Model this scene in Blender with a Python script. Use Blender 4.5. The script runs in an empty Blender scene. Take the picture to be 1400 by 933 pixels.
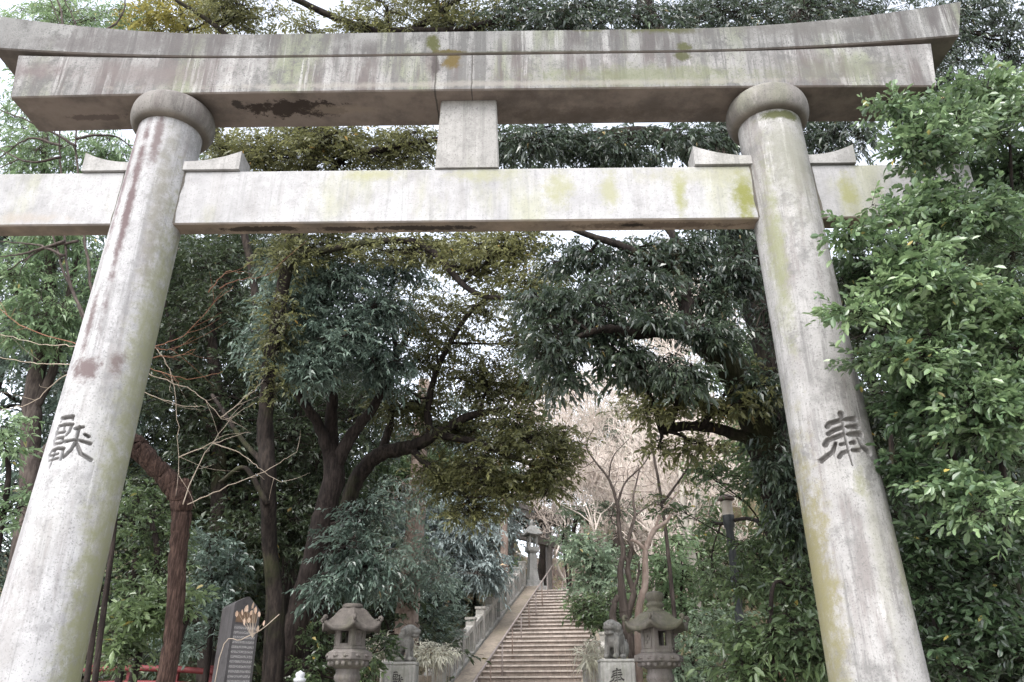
import bpy, math, random
import numpy as np
from mathutils import Vector

R = math.radians
F = 1089.0
PITCH = R(24.4)
CAM = np.array([0.0, 0.0, 1.55])
CR = np.array([1.0, 0, 0])
CF = np.array([0, math.cos(PITCH), math.sin(PITCH)])
CU = np.array([0, -math.sin(PITCH), math.cos(PITCH)])
scene = bpy.context.scene
COL = scene.collection


def P(px, py, Y):
    """world point on the sight line of a reference coordinate, at forward distance Y from the viewer"""
    d = CF * F + CR * (px - 700.0) + CU * (466.5 - py)
    return CAM + d * (Y / d[1])


def depth_at(p):
    return float(np.dot(np.asarray(p) - CAM, CF))


def zof(py, Y):
    return P(700, py, Y)[2]


# ------------------------------------------------------------------ mesh building
class MB:
    def __init__(self):
        self.v, self.f, self.m, self.s, self.t, self.n = [], [], [], [], [], 0

    def add(self, v, f, mat=0, smooth=True, tone=None):
        v = np.asarray(v, float).reshape(-1, 3)
        if isinstance(f, np.ndarray):
            f = [f]
        else:
            by = {}
            for q in f:
                by.setdefault(len(q), []).append(q)
            f = [np.array(x, dtype=np.int64) for x in by.values()]
        self.v.append(v)
        self.t.append(np.zeros(len(v)) if tone is None else np.broadcast_to(np.asarray(tone, float), (len(v),)))
        for q in f:
            if len(q):
                self.f.append(q + self.n)
                self.m.append(np.full(len(q), mat))
                self.s.append(np.full(len(q), smooth))
        self.n += len(v)
        return self

    def box(self, c, s, mat=0, bev=0.0, rz=0.0, tone=None):
        """box centred at c, full size s, optionally with chamfered edges"""
        c, h = np.array(c, float), np.array(s, float) / 2
        b = min(bev, h.min() * .49)
        if b <= 0:
            v = np.array([[x, y, z] for x in (-1, 1) for y in (-1, 1) for z in (-1, 1)]) * h
            f = [(0, 1, 3, 2), (4, 6, 7, 5), (0, 4, 5, 1), (2, 3, 7, 6), (0, 2, 6, 4), (1, 5, 7, 3)]
        else:
            v, idx = [], {}
            for sx in (-1, 1):
                for sy in (-1, 1):
                    for sz in (-1, 1):
                        sg = np.array([sx, sy, sz])
                        for a in range(3):
                            q = sg * (h - b)
                            q[a] = sg[a] * h[a]
                            idx[(sx, sy, sz, a)] = len(v)
                            v.append(q)
            f = []
            for a in range(3):
                o1, o2 = [i for i in range(3) if i != a]
                for s_ in (-1, 1):
                    q = []
                    for (p, r) in ((-1, -1), (1, -1), (1, 1), (-1, 1)):
                        k = [0, 0, 0]
                        k[a], k[o1], k[o2] = s_, p, r
                        q.append(idx[(*k, a)])
                    f.append(tuple(q))
            for a in range(3):
                o1, o2 = [i for i in range(3) if i != a]
                for p in (-1, 1):
                    for r in (-1, 1):
                        k1, k2 = [0, 0, 0], [0, 0, 0]
                        k1[a], k2[a] = -1, 1
                        for k in (k1, k2):
                            k[o1], k[o2] = p, r
                        f.append((idx[(*k1, o1)], idx[(*k1, o2)], idx[(*k2, o2)], idx[(*k2, o1)]))
            for sx in (-1, 1):
                for sy in (-1, 1):
                    for sz in (-1, 1):
                        f.append(tuple(idx[(sx, sy, sz, a)] for a in range(3)))
            v = np.array(v)
        if rz:
            cs, sn = math.cos(rz), math.sin(rz)
            v = np.stack([v[:, 0] * cs - v[:, 1] * sn, v[:, 0] * sn + v[:, 1] * cs, v[:, 2]], 1)
        return self.add(v + c, f, mat, False, tone)

    def tube(self, pts, rad, n=8, mat=0, cap=True, tone=None, smooth=True, wob=0.0, rng=None):
        pts = np.asarray(pts, float)
        rad = np.broadcast_to(np.asarray(rad, float), (len(pts),))
        t = np.gradient(pts, axis=0)
        t /= np.linalg.norm(t, axis=1)[:, None] + 1e-12
        u = np.cross(t[0], [0.31, 0.52, 0.8])
        u /= np.linalg.norm(u)
        rings = []
        for i in range(len(pts)):
            u = u - t[i] * np.dot(u, t[i])
            u /= np.linalg.norm(u) + 1e-12
            w = np.cross(t[i], u)
            a = np.arange(n) * 2 * math.pi / n
            rr = rad[i] * (1 + (wob * rng.standard_normal(n) if wob else 0))
            rings.append(pts[i] + (np.cos(a) * rr)[:, None] * u + (np.sin(a) * rr)[:, None] * w)
        v = np.concatenate(rings)
        m = len(pts)
        i = np.arange(m - 1)[:, None] * n
        j = np.arange(n)[None]
        k = (j + 1) % n
        f = np.stack([i + j, i + k, i + n + k, i + n + j], -1).reshape(-1, 4)
        self.add(v, f, mat, smooth, tone)
        if cap:
            o = self.n - len(v)
            self.f += [np.array([list(range(n))[::-1]]) + o, np.array([list(range(n))]) + o + (m - 1) * n]
            self.m += [np.array([mat])] * 2
            self.s += [np.array([False])] * 2
        return self

    def sticks(self, a, b, ra, rb, n=3, mat=0, tone=0.0):
        """many straight thin tapered sticks at once"""
        a, b = np.asarray(a, float), np.asarray(b, float)
        N = len(a)
        if N == 0:
            return self
        ra = np.broadcast_to(np.asarray(ra, float), (N,))
        rb = np.broadcast_to(np.asarray(rb, float), (N,))
        t = b - a
        t /= np.linalg.norm(t, axis=1)[:, None] + 1e-9
        ref = np.where(np.abs(t[:, 2:3]) > .8, [[1.0, 0, 0]], [[0, 0, 1.0]])
        u = np.cross(t, ref)
        u /= np.linalg.norm(u, axis=1)[:, None] + 1e-9
        w = np.cross(t, u)
        an = np.arange(n) * 2 * math.pi / n
        ring = np.cos(an)[None, :, None] * u[:, None] + np.sin(an)[None, :, None] * w[:, None]
        v = np.concatenate([a[:, None] + ring * ra[:, None, None], b[:, None] + ring * rb[:, None, None]], 1).reshape(-1, 3)
        base = np.arange(N)[:, None, None] * (2 * n)
        j = np.arange(n)
        k = (j + 1) % n
        f = np.stack([j, k, n + k, n + j], -1)[None] + base
        return self.add(v, f.reshape(-1, 4), mat, True, np.repeat(np.broadcast_to(tone, (N,)), 2 * n))

    def lathe(self, prof, c=(0, 0, 0), n=32, mat=0, smooth=True, rot=0.0, hexa=False):
        prof = np.asarray(prof, float)
        a = np.arange(n) * 2 * math.pi / n + rot
        v = np.stack([prof[:, 0:1] * np.cos(a)[None], prof[:, 0:1] * np.sin(a)[None], np.repeat(prof[:, 1:2], n, 1)], -1).reshape(-1, 3)
        m = len(prof)
        i = np.arange(m - 1)[:, None] * n
        j = np.arange(n)[None]
        k = (j + 1) % n
        f = np.stack([i + j, i + k, i + n + k, i + n + j], -1).reshape(-1, 4)
        self.add(v + np.array(c), f, mat, smooth)
        return self

    def ell(self, c, r, n=14, mat=0):
        th = np.linspace(0, math.pi, n // 2 + 2)
        prof = np.stack([np.sin(th) + 1e-4, -np.cos(th)], 1)
        a = np.arange(n) * 2 * math.pi / n
        v = np.stack([prof[:, 0:1] * np.cos(a)[None], prof[:, 0:1] * np.sin(a)[None], np.repeat(prof[:, 1:2], n, 1)], -1).reshape(-1, 3)
        m = len(prof)
        i = np.arange(m - 1)[:, None] * n
        j = np.arange(n)[None]
        k = (j + 1) % n
        f = np.stack([i + j, i + k, i + n + k, i + n + j], -1).reshape(-1, 4)
        return self.add(v * np.array(r) + np.array(c), f, mat, True)

    def build(self, name, mats, parent=None, loc=None, origin=None):
        v = np.concatenate(self.v) if self.v else np.zeros((0, 3))
        if origin is not None:
            v = v - np.asarray(origin, float)
        me = bpy.data.meshes.new(name)
        me.vertices.add(len(v))
        me.vertices.foreach_set('co', v.ravel())
        sizes = np.concatenate([np.full(len(q), q.shape[1]) for q in self.f])
        loops = np.concatenate([q.ravel() for q in self.f])
        me.loops.add(len(loops))
        me.loops.foreach_set('vertex_index', loops.astype(np.int32))
        me.polygons.add(len(sizes))
        st = np.zeros(len(sizes), np.int32)
        st[1:] = np.cumsum(sizes)[:-1]
        me.polygons.foreach_set('loop_start', st)
        me.polygons.foreach_set('material_index', np.concatenate(self.m).astype(np.int32))
        me.polygons.foreach_set('use_smooth', np.concatenate(self.s).astype(bool))
        me.update(calc_edges=True)
        at = me.attributes.new('tone', 'FLOAT', 'POINT')
        at.data.foreach_set('value', np.concatenate(self.t).astype(np.float32))
        for m in (mats if isinstance(mats, (list, tuple)) else [mats]):
            me.materials.append(m)
        o = bpy.data.objects.new(name, me)
        COL.objects.link(o)
        if parent is not None:
            o.parent = parent
        if loc is not None:
            o.location = loc
        return o


def tag(o, label=None, cat=None, group=None, kind=None):
    for k, x in (('label', label), ('category', cat), ('group', group), ('kind', kind)):
        if x:
            o[k] = x
    return o


def thing(name, label, cat, loc=(0, 0, 0), rz=0.0, group=None):
    o = bpy.data.objects.new(name, None)
    o.empty_display_size = .2
    COL.objects.link(o)
    o.location = [float(x) for x in loc]
    o.rotation_euler = (0, 0, rz)
    return tag(o, label, cat, group)


def copy_tree(o, parent=None):
    c = o.copy()
    COL.objects.link(c)
    c.parent = parent
    for ch in list(o.children):
        copy_tree(ch, c)
    return c


# ------------------------------------------------------------------ materials
class NT:
    def __init__(self, name):
        self.mat = bpy.data.materials.new(name)
        self.mat.use_nodes = True
        self.t = self.mat.node_tree
        self.t.nodes.clear()
        self.out = self.t.nodes.new('ShaderNodeOutputMaterial')
        self.co = self.t.nodes.new('ShaderNodeTexCoord').outputs['Object']

    def n(self, typ, ins=None, **kw):
        nd = self.t.nodes.new(typ)
        for k, x in kw.items():
            setattr(nd, k, x)
        for k, x in (ins or {}).items():
            s = nd.inputs[k]
            if isinstance(x, bpy.types.NodeSocket):
                self.t.links.new(x, s)
            else:
                s.default_value = x
        return nd

    def math(self, op, a, b=0.0, clamp=False):
        return self.n('ShaderNodeMath', {0: a, 1: b}, operation=op, use_clamp=clamp).outputs[0]

    def noise(self, scale=5.0, detail=4.0, rough=.55, sc=None, off=None, co=None):
        co = co or self.co
        if sc or off:
            co = self.n('ShaderNodeMapping', {'Vector': co, 'Scale': sc or (1, 1, 1), 'Location': off or (0, 0, 0)}).outputs[0]
        return self.n('ShaderNodeTexNoise', {'Vector': co, 'Scale': scale, 'Detail': detail, 'Roughness': rough}).outputs[0]

    def rng(self, v, a, b, c=0.0, d=1.0):
        return self.n('ShaderNodeMapRange', {0: v, 1: a, 2: b, 3: c, 4: d}, interpolation_type='SMOOTHSTEP').outputs[0]

    def mix(self, f, a, b, blend='MIX'):
        def c4(x):
            return x if isinstance(x, bpy.types.NodeSocket) else (*x[:3], 1.0)
        nd = self.t.nodes.new('ShaderNodeMix')
        nd.data_type = 'RGBA'
        nd.blend_type = blend
        for s, x in ((nd.inputs[0], f), (nd.inputs[6], c4(a)), (nd.inputs[7], c4(b))):
            if isinstance(x, bpy.types.NodeSocket):
                self.t.links.new(x, s)
            else:
                s.default_value = x
        return nd.outputs[2]

    def ramp(self, f, stops):
        nd = self.n('ShaderNodeValToRGB', {0: f})
        e = nd.color_ramp.elements
        while len(e) < len(stops):
            e.new(.5)
        for el, (p, c) in zip(e, stops):
            el.position = p
            el.color = (*c[:3], 1)
        return nd.outputs[0]

    def attr(self, name):
        return self.n('ShaderNodeAttribute', attribute_name=name).outputs['Fac']

    def bump(self, h, strength=.3, dist=.02):
        return self.n('ShaderNodeBump', {'Height': h, 'Strength': strength, 'Distance': dist}).outputs[0]

    def pbr(self, color, rough=.8, normal=None, spec=.3, **kw):
        ins = {'Base Color': color if isinstance(color, bpy.types.NodeSocket) else (*color, 1), 'Roughness': rough, 'Specular IOR Level': spec}
        if normal is not None:
            ins['Normal'] = normal
        ins.update(kw)
        return self.n('ShaderNodeBsdfPrincipled', ins).outputs[0]

    def done(self, sh):
        self.t.links.new(sh, self.out.inputs[0])
        return self.mat

    def blob(self, c, r, noise, hard=.35, amp=1.2):
        d = self.n('ShaderNodeVectorMath', {0: self.co, 1: c}, operation='SUBTRACT').outputs[0]
        d = self.n('ShaderNodeVectorMath', {0: d, 1: tuple(1 / x for x in r)}, operation='MULTIPLY').outputs[0]
        d = self.n('ShaderNodeVectorMath', {0: d}, operation='LENGTH').outputs['Value']
        d = self.math('ADD', d, self.math('MULTIPLY', self.math('SUBTRACT', noise, .5), amp * 2))
        return self.rng(d, 1.0, 1.0 - hard)


def stone(name, base, dark=(.10, .08, .075), streak=.5, algae=.3, algae_col=(.16, .17, .07), under=None, blobs=(), lines=(), speck=.5,
          rough=.85, bump=.35, grime=None, scale=1.0, carve=False, mott=.5, gain=.88, streak_th=(.48, .62), algae_th=(.52, .68)):
    k = NT(name)
    big = k.noise(1.1 * scale, 5, .6)
    c = k.mix(k.rng(big, .3, .7), tuple(x * .80 for x in base), tuple(min(1, x * 1.08) for x in base))
    med = k.noise(9 * scale, 6, .65, off=(3, 1, 7))
    c = k.mix(k.rng(med, .35, .7, 0, .35), c, tuple(x * .55 for x in base))
    if algae:
        al = k.noise(1.6 * scale, 6, .6, sc=(1, 1, .35), off=(11, 5, 2))
        al = k.math('MULTIPLY', k.rng(al, *algae_th), algae)
        c = k.mix(al, c, algae_col)
    if streak:
        st = k.noise(5.5 * scale, 8, .68, sc=(1, 1, .10), off=(2, 9, 4))
        st2 = k.noise(1.3 * scale, 3, .5, off=(7, 7, 1))
        st = k.math('MULTIPLY', k.math('MULTIPLY', k.rng(st, *streak_th), k.rng(st2, .36, .54)), streak)
        c = k.mix(st, c, dark)
    if mott:
        mo = k.noise(2.6 * scale, 12, .80, off=(8, 3, 6))
        c = k.mix(k.rng(mo, .485, .62, 0, mott), c, tuple(x * .42 for x in base))
        dr = k.noise(11 * scale, 9, .75, sc=(1, 1, .045), off=(4, 8, 3))
        dz = k.noise(.9 * scale, 6, .7, off=(9, 9, 5))
        c = k.mix(k.math('MULTIPLY', k.rng(dr, .50, .60), k.rng(dz, .38, .54, 0, mott)), c, tuple(x * .45 for x in base))
        c = k.mix(k.math('MULTIPLY', k.rng(dr, .47, .38), k.rng(dz, .54, .42, 0, mott * .8)), c, tuple(min(1, x * 1.35) for x in base))
    fine = k.noise(70 * scale, 2, .7)
    c = k.mix(k.rng(fine, .57, .66, 0, speck), c, tuple(x * .35 for x in base))
    c = k.mix(k.math('MULTIPLY', k.rng(k.noise(26 * scale, 4, .75, off=(6, 2, 8)), .58, .66), k.rng(big, .42, .6, 0, speck * .8)), c, tuple(x * .3 for x in base))
    nz = k.noise(9, 9, .78, off=(1, 2, 3))
    for (ctr, r, col, amt, hard) in blobs:
        c = k.mix(k.math('MULTIPLY', k.blob(ctr, r, nz, hard), amt), c, col)
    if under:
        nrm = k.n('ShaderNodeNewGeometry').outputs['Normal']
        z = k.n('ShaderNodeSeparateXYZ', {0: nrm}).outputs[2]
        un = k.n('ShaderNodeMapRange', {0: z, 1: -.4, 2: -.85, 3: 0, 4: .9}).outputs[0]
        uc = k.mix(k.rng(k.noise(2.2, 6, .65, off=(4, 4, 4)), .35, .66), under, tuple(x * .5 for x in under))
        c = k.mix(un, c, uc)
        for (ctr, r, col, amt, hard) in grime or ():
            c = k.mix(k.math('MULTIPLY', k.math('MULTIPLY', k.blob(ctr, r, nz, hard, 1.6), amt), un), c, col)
    if lines:
        x = k.n('ShaderNodeSeparateXYZ', {0: k.co}).outputs[0]
        for (x0, w) in lines:
            d = k.math('ABSOLUTE', k.math('SUBTRACT', k.math('ADD', x, k.math('MULTIPLY', k.math('SUBTRACT', nz, .5), .03)), x0))
            c = k.mix(k.rng(d, w, w * .3, 0, .8), c, (.05, .045, .04))
    if carve:
        c = k.mix(k.math('MULTIPLY', k.attr('tone'), .30), c, (.09, .072, .06))  # strokes darkened in colour for grime and the shade inside the cuts
    c = k.mix(1.0, c, (gain, gain, gain), 'MULTIPLY')
    h = k.math('ADD', k.math('MULTIPLY', med, .6), k.math('MULTIPLY', fine, .5))
    return k.done(k.pbr(c, rough, k.bump(h, bump, .012), .25))


def leafmat(name, lo, mid, hi, rough=.42, trans=.22, spec=.5):
    k = NT(name)
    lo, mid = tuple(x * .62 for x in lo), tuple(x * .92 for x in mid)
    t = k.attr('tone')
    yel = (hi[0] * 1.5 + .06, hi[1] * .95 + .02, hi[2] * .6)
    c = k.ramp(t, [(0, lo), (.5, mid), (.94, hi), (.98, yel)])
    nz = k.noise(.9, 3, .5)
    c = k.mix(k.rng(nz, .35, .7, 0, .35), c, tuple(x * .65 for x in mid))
    bs = k.pbr(c, rough, None, spec)
    tr = k.n('ShaderNodeBsdfTranslucent', {'Color': k.mix(.5, c, tuple(min(1, x * 2.2) for x in hi))}).outputs[0]
    return k.done(k.n('ShaderNodeMixShader', {0: trans, 1: bs, 2: tr}).outputs[0])


def bark(name, a, b, sc=(9, 9, 1.6), bump=.8, moss=0.0):
    k = NT(name)
    n1 = k.noise(2.2, 8, .7, sc=sc)
    n2 = k.noise(1.5, 3, .5)
    c = k.mix(k.rng(n1, .38, .66), a, b)
    c = k.mix(k.rng(n2, .4, .65, 0, .5), c, tuple(x * .5 for x in a))
    if moss:
        c = k.mix(k.rng(k.noise(1.2, 5, .6, off=(5, 5, 5)), .5, .66, 0, moss), c, (.06, .075, .025))
    return k.done(k.pbr(c, .9, k.bump(n1, bump, .03), .15))


def plain(name, a, b, scale=6, rough=.7, bump=.2, spec=.3, sc=None):
    k = NT(name)
    n1 = k.noise(scale, 6, .6, sc=sc)
    return k.done(k.pbr(k.mix(k.rng(n1, .32, .7), a, b), rough, k.bump(n1, bump, .01), spec))


ALG = (.20, .215, .08)
OLIVE = (.17, .17, .045)
MOSS = (.055, .058, .02)
PURP = (.13, .095, .095)
# ------------------------------------------------------------------ camera, sky, sun
cam_d = bpy.data.cameras.new('camera')
cam = bpy.data.objects.new('camera', cam_d)
COL.objects.link(cam)
cam.location = CAM
cam.rotation_euler = (R(90) + PITCH, 0, 0)
cam_d.sensor_width = 36
cam_d.lens = F / 1400 * 36
cam_d.clip_start, cam_d.clip_end = .1, 2000
cam_d.dof.use_dof = True
cam_d.dof.focus_distance = 7.0
cam_d.dof.aperture_fstop = 8
scene.camera = cam

w = bpy.data.worlds.new('World')
scene.world = w
w.use_nodes = True
nt = w.node_tree
bg = nt.nodes['Background']
sky = nt.nodes.new('ShaderNodeTexSky')
sky.sky_type = 'NISHITA'
sky.sun_disc = False
SUN_EL, SUN_AZ = R(52), R(205)       # azimuth clockwise from +Y: behind the viewer, to the left
sky.sun_elevation, sky.sun_rotation = SUN_EL, SUN_AZ
sky.air_density, sky.dust_density, sky.ozone_density = 1.0, 3.0, 1.0
hs = nt.nodes.new('ShaderNodeHueSaturation')
hs.inputs['Saturation'].default_value = .32
hs.inputs['Value'].default_value = 4.15
nt.links.new(sky.outputs[0], hs.inputs['Color'])
nt.links.new(hs.outputs[0], bg.inputs[0])
bg.inputs[1].default_value = .15

sun_d = bpy.data.lights.new('sun', 'SUN')
sun = bpy.data.objects.new('sun', sun_d)
COL.objects.link(sun)
sun_d.energy, sun_d.angle, sun_d.color = 1.2, R(20), (1, .985, .965)
sd = Vector((math.sin(SUN_AZ) * math.cos(SUN_EL), math.cos(SUN_AZ) * math.cos(SUN_EL), math.sin(SUN_EL)))
sun.rotation_euler = sd.to_track_quat('Z', 'Y').to_euler()
sun.location = (-6, -8, 20)

scene.view_settings.view_transform = 'Standard'
scene.view_settings.look = 'None'
scene.view_settings.exposure = 0
scene.cycles.max_bounces = 6
scene.cycles.diffuse_bounces = 4
scene.cycles.glossy_bounces = 2
scene.cycles.transmission_bounces = 4
scene.cycles.sample_clamp_indirect = 4
scene.cycles.use_denoising = True

# ------------------------------------------------------------------ terrain
SA = R(10.4)
SF = np.array([math.sin(SA), math.cos(SA), 0])
SR = np.array([math.cos(SA), -math.sin(SA), 0])
RISE, RUN, NST = .155, .465, 36
S_left = P(655, 933, 22.6)                      # a point on the left edge of the flight
S0 = S_left - SF * (S_left[2] / RISE * RUN)     # foot of the flight, left corner
S0[2] = 0
SW = 2.75


def ground_h(x, y):
    d = (x - S0[0]) * SF[0] + (y - S0[1]) * SF[1]
    l = (x - S0[0]) * SR[0] + (y - S0[1]) * SR[1]
    l = l + np.clip(d - 22, 0, 30) * .28 * (l > 0)
    slope = np.clip(d * RISE / RUN, 0, NST * RISE) - .22
    right = np.clip(d - 1, 0, 46) * .37 * np.clip((l - SW - 1.2) / 5, 0, 1) + np.clip(d - 10, 0, 26) * .26 * np.clip((l - SW - 2) / 6, 0, 1)
    left = np.clip(d + 1, 0, 60) * .30 * np.clip((-l - 1.2) / 6, 0, 1)
    mid = np.where((l > -1.2) & (l < SW + 1.2), slope, slope * .85)
    h = np.maximum(mid, np.maximum(right, left))
    h = np.where(d < 0, np.maximum(0, left), np.maximum(h, 0))
    h = np.where(d > 60, h, h)
    return np.maximum(h, 0) - .02


gx = np.concatenate([np.linspace(-400, -40, 14), np.linspace(-36, 40, 96), np.linspace(45, 400, 14)])
gy = np.concatenate([np.linspace(-300, -10, 10), np.linspace(-6, 60, 110), np.linspace(66, 600, 16)])
GX, GY = np.meshgrid(gx, gy)
GZ = ground_h(GX, GY)
nzr = np.random.default_rng(5)
GZ = GZ + np.where(GY > 14, nzr.normal(0, .05, GZ.shape), 0) * (GZ > .3)
nx, ny = len(gx), len(gy)
i = np.arange(ny - 1)[:, None] * nx
j = np.arange(nx - 1)[None]
gf = np.stack([i + j, i + j + 1, i + nx + j + 1, i + nx + j], -1).reshape(-1, 4)
k = NT('earth')
n1 = k.noise(1.2, 8, .65)
n2 = k.noise(14, 5, .7)
gc = k.mix(k.rng(n1, .35, .65), (.12, .095, .065), (.07, .075, .035))
gc = k.mix(k.rng(n2, .5, .7, 0, .6), gc, (.22, .17, .12))
M_EARTH = k.done(k.pbr(gc, .95, k.bump(n2, .8, .05), .1))
tag(MB().add(np.stack([GX, GY, GZ], -1).reshape(-1, 3), gf).build('ground', M_EARTH), kind='structure')
k = NT('paving')
br = k.n('ShaderNodeTexBrick', {'Vector': k.co, 'Color1': (.36, .34, .31, 1), 'Color2': (.30, .285, .26, 1), 'Mortar': (.16, .15, .13, 1), 'Scale': 1.0,
                                'Mortar Size': .008, 'Brick Width': .9, 'Row Height': .6})
pc = k.mix(k.rng(k.noise(3, 6, .6), .3, .7, 0, .4), br.outputs[0], (.2, .19, .17))
M_PAVE = k.done(k.pbr(pc, .85, k.bump(k.noise(60, 3, .6), .3, .005), .3))
tag(MB().add([(-14, -40, .004), (14, -40, .004), (14, 11.5, .004), (-14, 11.5, .004)], np.array([[0, 1, 2, 3]])).build('pavement', M_PAVE), kind='structure')
pa, pb = S0 - SR * .1, S0 + SR * (SW + .1)
tag(MB().add([(-1.3, 11.52, .008), (1.9, 11.52, .008), (pb[0], pb[1], .008), (pa[0], pa[1], .008)], np.array([[0, 1, 2, 3]])).build('path', M_PAVE), kind='structure')

# ------------------------------------------------------------------ the torii
TX, TY = -.39, 6.0
YAW = R(-1.0)
M_WH = (.56, .545, .525)
torii = thing('torii_gate', 'huge weathered pale stone gate spanning the whole view in front of the stairs', 'torii gate', (TX, TY, 0), YAW)

pur, moss_s = [], []
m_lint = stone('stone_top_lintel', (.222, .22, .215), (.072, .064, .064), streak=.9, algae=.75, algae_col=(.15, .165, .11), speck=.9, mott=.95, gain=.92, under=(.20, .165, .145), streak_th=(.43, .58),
               blobs=[((-.36, -.3, 7.28), (.09, .3, .12), MOSS, 1, .5), ((-.18, -.3, 7.15), (.20, .3, .06), (.07, .055, .018), 1, .5),
                      ((1.85, -.3, 7.42), (.45, .3, .07), MOSS, .95, .6), ((1.1, -.3, 7.43), (.25, .3, .05), MOSS, .8, .6), ((2.02, -.3, 7.2), (.08, .3, .08), MOSS, .9, .5),
                      ((.3, -.3, 7.15), (1.5, .3, .03), (.04, .04, .02), .7, .7),
                      ((-3.3, -.3, 7.33), (1.7, .5, .26), (.10, .092, .092), .75, .9), ((3.2, -.3, 7.42), (1.5, .5, .16), (.10, .095, .09), .75, .9)])
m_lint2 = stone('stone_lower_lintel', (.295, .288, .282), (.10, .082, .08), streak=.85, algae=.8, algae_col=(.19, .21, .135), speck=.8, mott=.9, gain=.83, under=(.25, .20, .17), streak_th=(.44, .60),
                lines=[(-.32, .012), (.02, .008)],
                blobs=[((-.17, -.25, 7.06), (.12, .3, .12), (.10, .07, .018), .95, .6), ((-.33, -.25, 7.0), (.06, .3, .18), (.06, .05, .05), .9, .7),
                       ((1.6, -.25, 6.85), (1.6, .3, .18), (.15, .165, .085), .6, .9), ((2.0, -.25, 7.08), (.09, .3, .08), MOSS, .9, .5),
                       ((-3.0, -.25, 6.95), (1.0, .3, .22), (.165, .142, .138), .7, .9), ((-4.1, -.25, 7.0), (.4, .3, .14), (.15, .12, .12), .7, .9),
                       ((3.4, -.25, 6.9), (.9, .3, .2), (.15, .15, .12), .6, .9), ((.0, -.25, 6.78), (4.0, .3, .05), (.30, .28, .25), .5, .8)],
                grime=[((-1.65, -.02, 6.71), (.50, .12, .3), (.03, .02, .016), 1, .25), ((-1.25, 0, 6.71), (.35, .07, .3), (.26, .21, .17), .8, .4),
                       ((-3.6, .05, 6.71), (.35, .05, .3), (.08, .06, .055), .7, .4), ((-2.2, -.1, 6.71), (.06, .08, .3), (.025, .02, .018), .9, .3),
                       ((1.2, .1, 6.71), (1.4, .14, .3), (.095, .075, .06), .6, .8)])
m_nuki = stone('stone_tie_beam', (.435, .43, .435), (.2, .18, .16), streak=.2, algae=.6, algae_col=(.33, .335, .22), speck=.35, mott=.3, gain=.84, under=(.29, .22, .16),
               blobs=[((.80, -.1, 5.72), (.18, .3, .28), (.29, .29, .16), .7, .95), ((1.25, -.1, 5.68), (.14, .3, .26), (.29, .29, .16), .7, .95),
                      ((1.88, -.1, 5.66), (.08, .3, .36), (.24, .245, .09), .8, .9), ((2.44, -.1, 5.62), (.15, .3, .42), (.18, .185, .05), .95, .9),
                      ((2.1, -.1, 5.5), (.12, .3, .2), (.40, .40, .36), .3, .9), ((2.62, -.1, 5.5), (.08, .3, .2), (.22, .16, .10), .7, .9),
                      ((.1, -.1, 5.87), (.45, .3, .11), (.29, .29, .16), .6, .95), ((-.9, -.1, 5.88), (.35, .3, .09), (.30, .295, .15), .6, .95),
                      ((2.1, -.1, 5.85), (1.0, .3, .16), (.31, .305, .21), .5, .95), ((3.35, -.1, 5.62), (.12, .3, .28), (.25, .25, .11), .8, .9),
                      ((-3.9, -.1, 5.45), (.5, .3, .08), (.36, .31, .26), .5, .9)],
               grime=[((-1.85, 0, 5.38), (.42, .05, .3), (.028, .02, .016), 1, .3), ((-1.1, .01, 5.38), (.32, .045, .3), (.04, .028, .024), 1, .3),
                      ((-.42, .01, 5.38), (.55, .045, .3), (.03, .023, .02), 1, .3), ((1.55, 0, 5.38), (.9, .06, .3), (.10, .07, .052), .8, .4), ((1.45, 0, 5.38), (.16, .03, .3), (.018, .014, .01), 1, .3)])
m_strut = stone('stone_strut', (.36, .35, .335), (.1, .08, .08), streak=.15, algae=.35, algae_col=(.21, .215, .145), speck=.6)
m_wedge = stone('stone_wedge', (.38, .37, .36), (.1, .08, .08), streak=.2, algae=.2, speck=.4)
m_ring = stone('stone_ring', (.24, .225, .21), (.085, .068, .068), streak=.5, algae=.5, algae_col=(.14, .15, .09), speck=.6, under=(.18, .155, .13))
GRN = (.155, .16, .06)
pill_l = dict(base=(.44, .435, .44), dark=(.12, .095, .09), streak=.4, algae=.08, algae_col=(.26, .26, .15), speck=.42, carve=True, rough=.8, mott=.6)
pill_l['speck'] = .62
m_pill_l = stone('stone_pillar_west', blobs=[((.40, .1, 1.6), (.12, .9, 2.4), GRN, .9, .95), ((.45, .1, 4.0), (.12, .9, 2.2), GRN, .75, .95), ((.42, -.1, 3.0), (.17, .6, 3.2), (.28, .28, .19), .6, .95),
                                             ((.13, -.25, 5.5), (.055, .3, 1.3), (.12, .088, .09), 1, .8), ((.0, -.25, 5.9), (.05, .3, 1.2), (.14, .10, .105), .9, .9), ((.24, -.3, 6.2), (.06, .3, .45), (.13, .10, .10), .9, .8),
                                             ((.36, -.3, 5.5), (.10, .3, 1.2), (.19, .18, .15), .8, .95), ((.03, -.3, 4.3), (.05, .3, .45), (.13, .10, .10), .95, .8), ((.10, -.33, 3.93), (.16, .3, .14), (.135, .105, .105), 1, .6),
                                             ((.31, -.3, 3.98), (.06, .3, .16), (.155, .125, .12), 1, .7), ((.02, -.3, 1.9), (.12, .3, 1.2), (.25, .24, .235), .6, .95)], **pill_l)
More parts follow.
